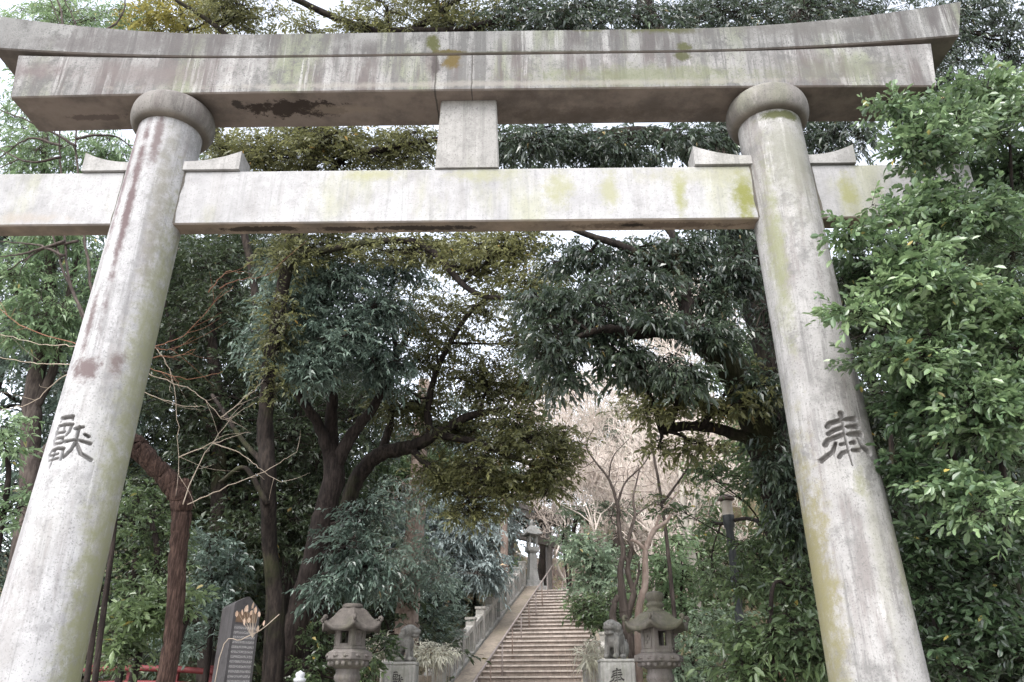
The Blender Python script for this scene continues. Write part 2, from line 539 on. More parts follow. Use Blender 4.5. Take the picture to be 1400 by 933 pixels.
m_pill_r = stone('stone_pillar_east', **{**pill_l, 'base': (.36, .352, .345), 'mott': .8, 'streak': .55, 'gain': .90},
                 blobs=[((-.36, .1, 2.4), (.10, .6, 1.0), (.17, .145, .055), .9, .95), ((-.36, .1, 1.9), (.14, .6, 2.2), (.21, .195, .11), .8, .9),
                        ((-.1, -.33, 5.9), (.40, .5, .9), (.20, .20, .16), .7, .95), ((-.12, -.3, 6.36), (.3, .5, .07), (.065, .07, .025), .95, .6), ((.16, -.2, 5.4), (.08, .5, 1.0), (.19, .205, .08), .85, .9),
                        ((-.04, -.35, 3.0), (.08, .3, .14), (.20, .205, .10), .8, .9), ((.18, -.3, 2.4), (.09, .4, .6), (.22, .22, .14), .7, .95), ((0, -.35, 2.5), (.08, .4, 1.0), (.27, .27, .21), .4, .95),
                        ((-.33, -.1, 5.0), (.08, .5, 1.2), (.20, .21, .12), .8, .9), ((.05, -.35, 4.6), (.05, .4, .8), (.20, .195, .18), .6, .9)])
m_joint_shade = plain('painted_joint_shade', (.05, .045, .04), (.1, .09, .07))


def lintel(name, half_lo, half_hi, depth, z0, z1, r0, r1, mat, dz_back=0.0):
    """a beam whose lower and upper edge lift towards the ends by r0 and r1"""
    m = MB()
    us = np.linspace(-1, 1, 97)
    e = np.clip((np.abs(us) - .42) / .58, 0, 1)
    lift = e ** 1.9
    ring = []
    b = .012
    for u, l in zip(us, lift):
        zb, zt = z0 + r0 * l, z1 + r1 * l
        xs = lambda z: u * (half_lo + (half_hi - half_lo) * (z - zb) / (zt - zb))
        h = depth / 2
        prof = [(-h + b, zb), (h - b, zb), (h, zb + b), (h, zt - b), (h - b, zt), (-h + b, zt), (-h, zt - b), (-h, zb + b)]
        ring.append([(xs(z), y, z) for (y, z) in prof])
    v = np.array(ring).reshape(-1, 3)
    n = 8
    i = np.arange(len(us) - 1)[:, None] * n
    j = np.arange(n)[None]
    kk = (j + 1) % n
    m.add(v, np.stack([i + j, i + n + j, i + n + kk, i + kk], -1).reshape(-1, 4), 0, False)
    o = len(v)
    m.add(ring[0], [tuple(range(8))], 0, False)
    m.add(ring[-1], [tuple(range(8))[::-1]], 0, False)
    return m.build(name, mat, torii)


lintel('top_lintel', 4.62, 4.74, .512, 7.143, 7.435, .15, .30, m_lint)
lintel('lower_lintel', 4.28, 4.34, .50, 6.71, 7.14, -.025, .07, m_lint2)
# thin shadow lip between the two lintels follows from the 5 cm overhang of the upper one
nk = MB()
nk.box((0, 0, 5.66), (8.96, .185, .56), 0, .012)
nk.build('tie_beam', m_nuki, torii)
st = MB()
hb, ht, dd = .29, .262, .11
v = []
for (h, z) in ((hb, 5.942), (ht, 6.707)):
    v += [(-h, -dd + .015, z), (-h + .015, -dd, z), (h - .015, -dd, z), (h, -dd + .015, z), (h, dd, z), (-h, dd, z)]
f = [(i_, (i_ + 1) % 6, 6 + (i_ + 1) % 6, 6 + i_) for i_ in range(6)] + [(0, 5, 4, 3, 2, 1), (6, 7, 8, 9, 10, 11)]
st.add(np.array(v) + np.array([-.015, 0, 0]), f, 0, False)
st.build('centre_strut', m_strut, torii)

# carved characters: polylines in metres, u to the right, v up, from the middle of the character
Z = .00115


def zz(pts, w0, w1):
    return [((x - (450 - (y - 330) * .25)) * Z, (335 - y) * .00125) for (x, y) in pts], w0, w1


KEN = [zz([(378, 196), (465, 192)], .017, .017), zz([(380, 196), (372, 222)], .012, .008), zz([(462, 192), (468, 214)], .012, .008),
       zz([(358, 248), (410, 240), (466, 242)], .012, .014), zz([(360, 246), (338, 300), (330, 360)], .013, .010), zz([(464, 242), (445, 290), (425, 312)], .013, .009),
       zz([(412, 240), (405, 290)], .010, .009), zz([(352, 292), (412, 288)], .010, .011), zz([(342, 328), (405, 322)], .010, .012), zz([(404, 322), (396, 358)], .011, .010),
       zz([(334, 362), (396, 356)], .011, .011),
       zz([(298, 430), (322, 402), (370, 390), (414, 394)], .011, .014), zz([(413, 394), (396, 462)], .012, .010), zz([(298, 428), (296, 470)], .011, .010),
       zz([(352, 396), (338, 450), (318, 508)], .010, .007), zz([(312, 434), (376, 424)], .008, .009), zz([(306, 464), (376, 452)], .008, .010),
       zz([(486, 268), (534, 256)], .014, .012), zz([(510, 258), (500, 310), (490, 352)], .014, .011), zz([(420, 350), (490, 336)], .015, .010),
       zz([(508, 340), (578, 354)], .010, .015), zz([(544, 300), (568, 312)], .011, .013), zz([(490, 350), (462, 402), (418, 444)], .012, .015),
       zz([(492, 356), (520, 420), (582, 452)], .012, .016)]


def zh(pts, w0, w1):
    w0, w1 = w0 * 1.22, w1 * 1.22
    return [((x - (705 + (y - 185) * .168)) * .00078, (430 - y) * .00082 + (x - 740) * .00006) for (x, y) in pts], w0, w1


HOU = [zh([(705, 200), (708, 216)], .021, .020), zh([(708, 216), (735, 430), (768, 590), (792, 690)], .010, .005),
       zh([(572, 300), (592, 276), (690, 262)], .017, .014), zh([(742, 256), (852, 252)], .013, .018),
       zh([(578, 372), (640, 345), (712, 330)], .014, .013), zh([(758, 328), (874, 326)], .012, .016),
       zh([(548, 465), (572, 430), (720, 398)], .018, .014), zh([(766, 400), (905, 398)], .013, .021),
       zh([(645, 470), (615, 545), (505, 602)], .010, .017), zh([(862, 440), (905, 520), (988, 572)], .008, .024),
       zh([(690, 488), (742, 482)], .011, .010), zh([(782, 484), (825, 478)], .011, .015),
       zh([(674, 600), (700, 568), (756, 556)], .013, .012), zh([(800, 552), (876, 552)], .012, .014)]


def sdf(strokes, U, V):
    best = np.full(U.shape, 9.0)
    for pts, w0, w1 in strokes:
        n = len(pts) - 1
        for a in range(n):
            p, q = np.array(pts[a]), np.array(pts[a + 1])
            d = q - p
            t = np.clip(((U - p[0]) * d[0] + (V - p[1]) * d[1]) / max(1e-9, d @ d), 0, 1)
            ww = w0 + (w1 - w0) * (a + t) / n
            best = np.minimum(best, np.hypot(U - p[0] - t * d[0], V - p[1] - t * d[1]) - ww)
    return best


def pillar(sign, mat, strokes, zc):
    base = np.array([-3.038 if sign < 0 else 2.950, 0, 0])
    bat = .032 if sign < 0 else .025
    zs = np.unique(np.round(np.concatenate([np.linspace(0, 6.46, 60), np.linspace(zc - .27, zc + .27, 190)]), 5))
    th = np.unique(np.round(np.concatenate([np.linspace(-math.pi, math.pi, 73)[:-1], np.linspace(-.75, .75, 190)]), 5))
    TH, ZZ = np.meshgrid(th, zs)
    r = .282 + .0018 * (6.42 - ZZ) ** 2
    U, V = TH * r, ZZ - zc
    d = sdf(strokes, U, V)
    dep = np.clip((-d + .002) / .006, 0, 1)
    dep = dep * dep * (3 - 2 * dep)
    rr = r - .048 * dep
    X = rr * np.sin(TH) - sign * bat * ZZ
    Y = -rr * np.cos(TH)
    nT, nZ = len(th), len(zs)
    i = np.arange(nZ - 1)[:, None] * nT
    j = np.arange(nT)[None]
    kk = (j + 1) % nT
    m = MB().add(np.stack([X, Y, ZZ], -1).reshape(-1, 3), np.stack([i + j, i + kk, i + nT + kk, i + nT + j], -1).reshape(-1, 4), 0, True, dep.ravel())
    o = m.build('pillar', mat, torii, base)
    ring = MB()
    xo = -sign * bat * 6.5
    prof = [(.26, 6.418), (.305, 6.421)] + [(.305 + .07 * math.cos(a), 6.56 + .138 * math.sin(a)) for a in np.linspace(-1.45, 1.45, 15)] + [(.305, 6.704), (.2, 6.706)]
    ring.lathe(prof, (xo, 0, 0), 72)
    ring.build('ring', m_ring, o)
    return o


PL = pillar(-1, m_pill_l, KEN, 3.35)
PL['label'] = 'white stone pillar with dark stains and two-part carved character'
PR = pillar(1, m_pill_r, HOU, 3.33)
PR['label'] = 'grey stone pillar with symmetrical carved character beside the leafy shrub'
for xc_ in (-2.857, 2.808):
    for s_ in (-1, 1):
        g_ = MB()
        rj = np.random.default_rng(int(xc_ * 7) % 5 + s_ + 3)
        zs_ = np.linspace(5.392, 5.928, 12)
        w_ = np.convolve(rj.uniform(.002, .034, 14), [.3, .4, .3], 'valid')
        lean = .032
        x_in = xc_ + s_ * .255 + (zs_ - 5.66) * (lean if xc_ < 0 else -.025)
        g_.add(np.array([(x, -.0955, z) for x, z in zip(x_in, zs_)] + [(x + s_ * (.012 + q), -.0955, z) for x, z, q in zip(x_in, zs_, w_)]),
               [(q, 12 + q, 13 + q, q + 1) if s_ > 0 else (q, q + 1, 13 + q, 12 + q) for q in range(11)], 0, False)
        g_.build('joint_shade', m_joint_shade, torii)  # flat dark strip painted for the shade of the recess beside the pillar
for sign in (-1, 1):
    for side in (-1, 1):
        xc = -2.848 if sign < 0 else 2.802
        x0 = xc + side * .23
        L = .54 if side * sign < 0 else .44
        xs = np.linspace(0, 1, 9)
        zt = 5.947 + .085 + .11 * xs ** 2.2
        zt = np.where(xs > .999, zt, zt)
        m = MB()
        v = []
        for x_, z_ in zip(xs, zt):
            X = x0 + side * L * x_
            for y_ in (-.12, .12):
                v += [(X, y_, 5.943), (X, y_, z_)]
        v = np.array(v)
        f = []
        for q in range(8):
            a = q * 4
            f += [(a, a + 4, a + 5, a + 1), (a + 2, a + 3, a + 7, a + 6), (a + 1, a + 5, a + 7, a + 3), (a, a + 2, a + 6, a + 4)]
        f += [(0, 1, 3, 2), (32, 34, 35, 33)]
        if side < 0:
            f = [q[::-1] for q in f]
        m.add(v, f, 0, False)
        m.build('wedge', m_wedge, torii)

# ------------------------------------------------------------------ stairs, balustrades, handrail
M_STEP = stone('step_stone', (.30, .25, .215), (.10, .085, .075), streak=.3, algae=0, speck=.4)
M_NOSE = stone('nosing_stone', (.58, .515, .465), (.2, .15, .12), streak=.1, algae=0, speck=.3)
M_RAMP = stone('ramp_stone', (.34, .29, .235), (.12, .10, .08), streak=.3, algae=.4, algae_col=(.2, .19, .1), speck=.3)
M_BAL = stone('balustrade_stone', (.52, .50, .46), (.12, .11, .1), streak=.5, algae=.55, algae_col=(.21, .22, .14), speck=.5)
SX = lambda a, s, z: S0 + SR * a + SF * s + np.array([0, 0, z])


def obox(m, a0, a1, s0, s1, z00, z01, z10, z11, mat=0):
    """a block in stair coordinates: across a0..a1, along s0..s1, bottom/top z at s0 and at s1"""
    v = [SX(a, s, z) for (s, zb, zt) in ((s0, z00, z01), (s1, z10, z11)) for a in (a0, a1) for z in (zb, zt)]
    f = [(0, 1, 3, 2), (4, 6, 7, 5), (0, 4, 5, 1), (2, 3, 7, 6), (0, 2, 6, 4), (1, 5, 7, 3)]
    m.add(np.array(v), [q[::-1] for q in f], mat, False)


stairs = thing('stone_staircase', 'long flight of reddish brown stone steps climbing to the far gate', 'staircase', S0, 0)
rs = np.random.default_rng(3)
for q in range(NST):
    m = MB()
    z0, z1 = q * RISE, (q + 1) * RISE
    e = rs.normal(0, .004)
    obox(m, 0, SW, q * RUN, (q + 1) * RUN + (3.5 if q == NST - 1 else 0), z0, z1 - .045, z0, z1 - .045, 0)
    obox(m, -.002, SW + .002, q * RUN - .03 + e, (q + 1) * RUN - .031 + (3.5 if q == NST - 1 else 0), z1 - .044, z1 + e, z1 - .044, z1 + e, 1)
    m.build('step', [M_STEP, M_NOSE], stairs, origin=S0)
TOPS, TOPZ = NST * RUN, NST * RISE
m = MB()
for (a0, a1) in ((-.48, -.004), (SW + .004, SW + .40)):
    m = MB()
    obox(m, a0, a1, -.25, TOPS, -.3, .20, TOPZ - .5, TOPZ + .22)
    m.build('side_ramp', M_RAMP, stairs, origin=S0)


def balustrade(a, label, s_from, s_to):
    b = thing('stone_balustrade', label, 'balustrade', SX(a, s_from, 0), 0, 'balustrades beside the stairs')
    base = SX(a, s_from, 0)
    zl = lambda s: s * RISE / RUN
    n = int((s_to - s_from) / 1.25)
    ss = np.linspace(s_from, s_to, n + 1)
    t = MB()
    obox(t, a - .10, a + .10, s_from, s_to, zl(s_from) + .86, zl(s_from) + 1.0, zl(s_to) + .86, zl(s_to) + 1.0)
    t.build('top_rail', M_BAL, b, origin=base)
    t = MB()
    obox(t, a - .14, a + .14, s_from, s_to, zl(s_from) - .4, zl(s_from) + .30, zl(s_to) - .4, zl(s_to) + .30)
    t.build('plinth', M_BAL, b, origin=base)
    for s in ss:
        t = MB()
        obox(t, a - .13, a + .13, s - .11, s + .11, zl(s) + .2, zl(s) + 1.12, zl(s) + .2, zl(s) + 1.12)
        obox(t, a - .155, a + .155, s - .135, s + .135, zl(s) + 1.122, zl(s) + 1.19, zl(s) + 1.122, zl(s) + 1.19)
        t.build('post', M_BAL, b, origin=base)
    for s, e in zip(ss[:-1], ss[1:]):
        for q in np.linspace(s + .11, e - .11, 5)[1:-1] if e - s > .5 else []:
            t = MB()
            obox(t, a - .055, a + .055, q - .075, q + .075, zl(q) + .28, zl(q) + .88, zl(q) + .28, zl(q) + .88)
            t.build('baluster', M_BAL, b, origin=base)
    return b


balustrade(-.66, 'mossy grey stone balustrade climbing beside the pale ramp, uphill from the guardian with closed mouth', 0.2, TOPS)
balustrade(SW + .58, 'stone balustrade half hidden by shrubs, beyond the open mouthed guardian statue', 3.4, TOPS)

M_RAIL = plain('handrail_metal', (.20, .17, .16), (.32, .27, .25), 20, .5, .1, .5)
M_RUST = plain('rusty_post', (.19, .145, .12), (.27, .21, .18), 14, .75, .2, .2)
hr = thing('handrail', 'slim metal handrail on rusty posts running up the steps', 'handrail', SX(.55, .2, 0))
hb_ = SX(.55, .2, 0)
MB().tube([SX(.55, s, max(0, s) * RISE / RUN + .95) for s in np.linspace(.2, TOPS + .8, 12)], .026, 8).build('rail', M_RAIL, hr, origin=hb_)
for q in range(12):
    s = .4 + q * 1.5
    MB().tube([SX(.55, s, s * RISE / RUN), SX(.55, s, s * RISE / RUN + .95)], .022, 6).build('post', M_RUST if q % 2 else M_RAIL, hr, origin=hb_)

# ------------------------------------------------------------------ stone lanterns
M_LAN = stone('lantern_stone', (.205, .185, .172), (.10, .08, .075), streak=.5, algae=.35, algae_col=(.15, .155, .085), speck=.6, scale=2)
M_LROOF = stone('lantern_roof_stone', (.17, .155, .13), (.07, .06, .05), streak=.4, algae=.6, algae_col=(.125, .13, .075), speck=.6, scale=2, algae_th=(.40, .6))
M_LROOF2 = stone('lantern_roof_brown', (.125, .11, .098), (.05, .045, .04), streak=.4, algae=.4, algae_col=(.10, .10, .065), speck=.6, scale=2)


def strokes_mesh(m, strokes, scale, c, n, r, mat=0):
    """flat strokes on a plane: c middle, r right direction; up is +z; n normal"""
    c, n, r = np.array(c, float), np.array(n, float), np.array(r, float)
    up = np.array([0, 0, 1.0])
    lift = 0.002
    for pts, w0, w1 in strokes:
        k = len(pts) - 1
        for a in range(k):
            p, q = np.array(pts[a]) * scale, np.array(pts[a + 1]) * scale
            d = q - p
            d /= np.linalg.norm(d) + 1e-9
            s = np.array([-d[1], d[0]])
            wa = (w0 + (w1 - w0) * a / k) * scale
            wb = (w0 + (w1 - w0) * (a + 1) / k) * scale
            qd = [p - d * wa * .6 - s * wa, q + d * wb * .6 - s * wb, q + d * wb * .6 + s * wb, p - d * wa * .6 + s * wa]
            m.add([c + n * lift + r * x[0] + up * x[1] for x in qd], np.array([[0, 1, 2, 3]]), mat, False)
            lift += .0002


TAKA = [([(0, .19), (0, .14)], .02, .015), ([(-.16, .09), (-.16, .13), (.16, .13), (.14, .08)], .016, .012), ([(-.1, .06), (.1, .06)], .014, .014),
        ([(0, .06), (-.02, -.16)], .014, .012), ([(-.12, -.02), (.12, -.02)], .012, .012), ([(-.14, -.16), (.14, -.16)], .014, .014)]
M_INK = plain('incised_ink', (.035, .032, .03), (.06, .055, .05))


def hexring(r, n=6, rot=0):
    a = np.arange(n) * 2 * math.pi / n + rot
    return np.stack([np.cos(a) * r, np.sin(a) * r], 1)


def hex_roof(m, r_top, r_edge, z_top, z_edge, curl, thick, n=6, rot=0, steps=12, ang=24, mat=0, belly=1.0):
    """bell roof whose corners sweep up into curls"""
    A = np.linspace(0, 2 * math.pi, n * ang, endpoint=False)
    cor = np.abs(((A - rot) / (2 * math.pi / n) + .5) % 1 - .5) * 2     # 0 on corners, 1 mid side
    poly = math.cos(math.pi / n) / np.cos((cor - 1) * math.pi / n)
    rows = []
    for s in np.linspace(0, 1, steps):
        rr = r_top + (r_edge - r_top) * s
        shape = 1 + (poly - 1) * (.5 + .5 * s)
        rib = (1 - cor) ** 3
        s_ = min(1, s / .92)
        z = z_top + (z_edge - z_top) * (.35 * s_ ** 1.7 + .65 * s_ * s_ * (3 - 2 * s_)) + curl * (np.clip((s - .5) / .5, 0, 1) ** 1.6) * rib * 1.0 + .12 * (z_top - z_edge) * rib * np.sin(math.pi * s)
        rows.append(np.stack([np.cos(A) * rr * shape, np.sin(A) * rr * shape, z + 0 * A], 1))
    last = rows[-1].copy()
    last[:, 2] -= thick
    rows.append(last)
    inner = last.copy()
    inner[:, :2] *= .55
    inner[:, 2] = z_edge - thick * .6 + .02
    rows.append(inner)
    v = np.concatenate(rows)
    N = len(A)
    i = np.arange(len(rows) - 1)[:, None] * N
    j = np.arange(N)[None]
    kk = (j + 1) % N
    m.add(v, np.stack([i + j, i + N + j, i + N + kk, i + kk], -1).reshape(-1, 4), mat, True)
    m.add(rows[0], [tuple(range(N))], mat, False)
    return m


def near_lantern(px, Y, ys, rr, label, rz, curl_n=6, finial=True):
    """ys: reference heights (finial top, finial base, roof edge, box base, platform base, post base)"""
    z = [zof(q, Y) for q in ys]
    b = P(px, 860, Y)
    t = thing('stone_lantern', label, 'stone lantern', (b[0], b[1], 0), rz, 'stone lanterns before the stairs')
    k = rr
    # plinth steps
    m = MB()
    for (r0, za, zb) in ((k * 1.15, 0, .22), (k * .92, .222, .42)):
        m.lathe([(.01, za), (r0, za), (r0, zb - .02), (r0 - .02, zb), (.01, zb)], n=6, smooth=False, rot=R(30))
    m.build('base', M_LAN, t)
    zp = z[4]
    m = MB()
    m.lathe([(k * .62, .424), (k * .60, .5), (k * .44, .62), (k * .40, .66), (k * .385, (zp + .6) / 2), (k * .40, zp - .16), (k * .47, zp - .13), (k * .47, zp - .08), (k * .42, zp - .06), (k * .42, zp)], n=32, smooth=True)
    m.build('post', M_LAN, t)
    m = MB()
    strokes_mesh(m, TAKA, k * .9, (0, -k * .405 - .012, zp - .36), (0, -1, 0), (1, 0, 0))
    m.build('inscription', M_INK, t)
    # platform: lotus bowl then hexagonal slab with relief panels
    zb = z[3]
    m = MB()
    hs_ = zb - zp
    m.lathe([(.01, zp), (k * .46, zp), (k * .62, zp + hs_ * .18), (k * .74, zp + hs_ * .42)], n=48)
    for a in range(18):
        an = a * 2 * math.pi / 18
        m.ell((math.cos(an) * k * .66, math.sin(an) * k * .66, zp + hs_ * .27), (k * .09, k * .09, hs_ * .16), 8)
    m.lathe([(k * .5, zp + hs_ * .42), (k * .86, zp + hs_ * .44), (k * .88, zp + hs_ * .5), (k * .88, zp + hs_ * .80), (k * .84, zp + hs_ * .84), (k * .62, zp + hs_), (.01, zp + hs_)], n=6, smooth=False, rot=R(0))
    for q in range(6):
        an = R(30 + 60 * q)
        rad = k * .88 * math.cos(R(30))
        c = np.array([math.cos(an), math.sin(an), 0])
        s_ = np.array([-c[1], c[0], 0])
        for o in (-.2, .2):
            p = c * rad + s_ * k * o + np.array([0, 0, zp + hs_ * .65])
            m.ell(p, (k * .06, k * .06, hs_ * .09), 8)
            m.ell(p + s_ * k * .08, (k * .05, k * .05, hs_ * .06), 8)
    m.build('platform', M_LAN, t)
    # fire box: six sides, two of them open windows
    ze = z[2]
    m = MB()
    rb = k * .60
    ap = rb * math.cos(R(30))
    for q in range(6):
        an = R(-90 + 60 * q)
        w_ = rb
        hh = ze - zb

        def slab(u0, u1, v0, v1, d0=0.0, th=.05):
            m.box((0, 0, 0), (u1 - u0, th, v1 - v0), 0, .006)
            vv = m.v[-1]
            vv = vv + np.array([(u0 + u1) / 2, -ap + th / 2 - d0, zb + (v0 + v1) / 2])
            ca, sa = math.cos(an + R(90)), math.sin(an + R(90))
            m.v[-1] = np.stack([vv[:, 0] * ca - vv[:, 1] * sa, vv[:, 0] * sa + vv[:, 1] * ca, vv[:, 2]], 1)
        if q in (0, 2, 3, 4):
            slab(-w_ / 2, -w_ * .24, 0, hh)
            slab(w_ * .24, w_ / 2, 0, hh)
            slab(-w_ * .238, w_ * .238, 0, hh * .24)
            slab(-w_ * .238, w_ * .238, hh * .80, hh)
        else:
            slab(-w_ / 2, w_ / 2, 0, hh)
            slab(-w_ * .3, -w_ * .22, hh * .15, hh * .85, .012, .02)
            slab(w_ * .22, w_ * .3, hh * .15, hh * .85, .012, .02)
            slab(-w_ * .218, w_ * .218, hh * .78, hh * .85, .011, .02)
            slab(-w_ * .218, w_ * .218, hh * .15, hh * .22, .011, .02)
            for (u, v_) in ((-.06, .38), (.07, .5), (-.03, .62)):
                slab(w_ * (u - .07), w_ * (u + .07), hh * (v_ - .05), hh * (v_ + .05), .018, .03)
    m.lathe([(rb * .5, zb + .002), (rb * 1.06, zb + .002), (rb * 1.06, zb + .035), (rb * .9, zb + .04)], n=6, smooth=False, rot=R(0))
    m.build('fire_box', M_LAN, t)
    m = MB()
    hex_roof(m, k * .30, k * 1.16, z[1], ze - .01, k * .26, .06, n=curl_n, rot=R(0) if curl_n == 6 else R(45))
    for q in range(curl_n):
        an = q * 2 * math.pi / curl_n + (R(0) if curl_n == 6 else R(45))
        c = np.array([math.cos(an), math.sin(an), 0])
        ctr = c * k * 1.12 + np.array([0, 0, ze + k * .27])
        pts = [ctr + c * math.cos(a) * k * .075 * (1 - .5 * u) + np.array([0, 0, math.sin(a) * k * .075 * (1 - .5 * u)]) for u, a in zip(np.linspace(0, 1, 12), np.linspace(-1.6, 3.8, 12))]
        m.tube(pts, k * .055, 8)
    m.build('roof', M_LROOF if finial else M_LROOF2, t)
    m = MB()
    zt, zf = z[1], z[0]
    h = zf - zt
    if finial:
        m.lathe([(k * .32, zt), (k * .30, zt + h * .10), (k * .22, zt + h * .16), (k * .31, zt + h * .26), (k * .31, zt + h * .36), (k * .24, zt + h * .46), (k * .26, zt + h * .5), (k * .33, zt + h * .68),
                 (k * .31, zt + h * .86), (k * .2, zt + h * .95), (k * .1, zt + h * .97), (.001, zt + h)], n=28)
    else:
        m.lathe([(k * .36, zt), (k * .38, zt + h * .3), (k * .36, zt + h * .8), (k * .30, zt + h), (.001, zt + h)], n=28)
    m.build('finial', M_LROOF if finial else M_LROOF2, t)
    return t


near_lantern(898, 11.0, (808, 837, 857, 893, 915), .375, 'stone lantern with round bulb finial and green roof beside twisted bare tree', R(10))
near_lantern(480, 11.5, (826, 832, 858, 888, 915), .375, 'brown stone lantern without bulb finial under the dark tree, beside statue', R(-14), finial=False)

# tall pale lantern at the head of the stairs
M_PALE = stone('pale_granite', (.46, .455, .44), (.2, .19, .18), streak=.3, algae=.15, speck=.4)
lp = P(728, 808, 34)
LT = thing('stone_lantern', 'tall pale granite lantern standing at the head of the stairs', 'stone lantern', (lp[0], lp[1], TOPZ), R(20))
LT.scale = (.76, .76, 1.0)
m = MB()
for (h0, a, b) in ((.62, 0, .3), (.48, .302, .52)):
    m.box((0, 0, (a + b) / 2), (h0 * 2, h0 * 2, b - a), 0, .02)
m.build('base', M_PALE, LT)
MB().lathe([(.42, .523), (.31, .95), (.27, 1.6), (.25, 1.62)], n=4, smooth=False, rot=R(45)).build('post', M_PALE, LT)
MB().lathe([(.26, 1.623), (.42, 1.72), (.44, 1.86), (.3, 1.9), (.01, 1.9)], n=4, smooth=False, rot=R(45)).build('platform', M_PALE, LT)
m = MB()
for sx in (-1, 1):
    for sy in (-1, 1):
        m.box((sx * .2, sy * .2, 2.12), (.09, .09, .438), 0, .005)
m.box((0, 0, 2.36), (.5, .5, .04), 0)
m.build('fire_box', M_PALE, LT)
m = MB()
hex_roof(m, .1, .66, 2.78, 2.42, .06, .06, n=4, rot=R(45))
m.build('roof', M_PALE, LT)
MB().lathe([(.1, 2.77), (.08, 2.82), (.13, 2.9), (.1, 2.98), (.001, 3.06)], n=20).build('finial', M_PALE, LT)

# far torii, seen at a slant behind that lantern
ft = P(742, 812, 38)
far = thing('torii_gate', 'small distant grey stone gate behind the tall pale lantern', 'torii gate', (ft[0] - .55, ft[1], TOPZ), R(52))
M_FAR = stone('far_gate_stone', (.22, .20, .185), (.1, .09, .09), streak=.4, algae=.1, speck=.3)
for s in (-1, 1):
    MB().lathe([(.17, 0), (.15, 3.9)], (s * 1.5, 0, 0), 24).build('pillar', M_FAR, far)
MB().box((0, 0, 3.0), (4.5, .2, .34), 0, .01).build('tie_beam', M_FAR, far)
MB().box((0, 0, 4.06), (4.9, .4, .3), 0, .01).build('lower_lintel', M_FAR, far)
MB().box((0, 0, 4.33), (5.3, .5, .22), 0, .01).build('top_lintel', M_FAR, far)
MB().box((0, 0, 3.54), (.3, .16, .72), 0, .01).build('centre_strut', M_FAR, far)

# ------------------------------------------------------------------ guardian statues
M_LION = stone('statue_stone', (.30, .29, .27), (.07, .065, .06), streak=.7, algae=.5, algae_col=(.16, .18, .11), speck=.8, scale=3)
M_PED = stone('pedestal_stone', (.45, .44, .41), (.15, .14, .13), streak=.4, algae=.35, algae_col=(.24, .25, .17), speck=.4, scale=2)


def remesh(o, vox):
    md = o.modifiers.new('Remesh', 'REMESH')
    md.mode = 'VOXEL'
    md.voxel_size = vox
    md.use_smooth_shade = True
    dg = bpy.context.evaluated_depsgraph_get()
    me = bpy.data.meshes.new_from_object(o.evaluated_get(dg))
    o.modifiers.clear()
    o.data = me
    return o


def lion(px, py_base, Y, facing, label, open_mouth, strokes, sc=1.0):
    b = P(px, py_base, Y)
    zb = b[2]
    pd = thing('statue_pedestal', label[1], 'pedestal', (b[0], b[1], 0), 0, 'pedestals of the guardian statues')
    wx = .60 * sc
    zt = zb - .05
    MB().box((0, 0, zt - .22), (wx, wx * .85, .44), 0, .015).build('block', M_PED, pd)
    MB().box((0, 0, zt + .027), (wx * 1.02, wx * .87, .05), 0, .012).build('cap', M_PED, pd)
    MB().box((0, 0, (zt - .443) / 2), (wx * 1.5, wx * 1.3, zt - .443), 0, .02).build('footing', M_PED, pd)
    m = MB()
    strokes_mesh(m, strokes, .62 * sc, (-.02, -wx * .425, zt - .21), (0, -1, 0), (1, 0, 0))
    m.build('inscription', M_INK, pd)
    t = MB()
    for s in (-1, 1):
        t.ell((-.14, s * .09, .17), (.16, .09, .16))
        t.tube([(.10, s * .085, .36), (.14, s * .09, .2), (.15, s * .09, .05)], [.065, .05, .045], 10)
        t.ell((.19, s * .09, .045), (.075, .05, .045))
        t.ell((.0, s * .14, .04), (.11, .05, .042))
        t.ell((.235, s * .055, .575), (.05, .045, .035))
        t.ell((.05, s * .125, .545), (.06, .03, .05))
        t.ell((.255, s * .05, .52), (.025, .03, .025))
    t.tube([(-.18, 0, .16), (-.08, 0, .26), (.03, 0, .36), (.08, 0, .45)], [.13, .155, .15, .13], 16)
    t.ell((.11, 0, .33), (.11, .12, .15))
    t.ell((.14, 0, .54), (.14, .125, .12))
    t.ell((.24, 0, .515), (.10, .105, .055))
    t.ell((.315, 0, .545), (.03, .05, .028))
    t.ell((.23, 0, .42 if open_mouth else .455), (.085, .09, .035))
    r_ = random.Random(4)
    for q in range(30):
        a = R(40 + 280 * (q % 10) / 9)
        lv = q // 10
        t.ell((.07 - lv * .05, math.sin(a) * (.13 - .005 * lv), .52 - lv * .075 - math.cos(a) * .05 * 0 - .06 * math.cos(a)), (.06, .055, .06), 8)
    t.tube([(-.26, 0, .12), (-.31, 0, .24), (-.29, 0, .38), (-.25, 0, .46)], [.05, .075, .06, .015], 10)
    for s in (-.05, .05):
        t.tube([(-.27, s, .14), (-.30, s * 1.6, .25), (-.28, s * 1.8, .35)], [.04, .05, .01], 8)
    o = t.build('guardian_statue', M_LION)
    remesh(o, .011)
    tag(o, label[0], 'statue', 'guardian lion statues')
    o.location = (b[0], b[1], zb + .004)
    o.rotation_euler = (0, 0, facing)
    o.scale = (sc, sc, sc)
    pl = pd
    return o


lion(549, 906, 14.6, R(-12), ('weathered seated stone lion with closed mouth looking towards the stairs', 'grey stone pedestal under the closed mouth lion, asymmetrical incised character'), False, KEN, .92)
lion(842, 902, 14.4, R(-122), ('pale seated stone lion with open mouth in front of the twisted bare tree', 'pale stone pedestal under the open mouth lion, symmetrical incised character'), True, HOU, .95)

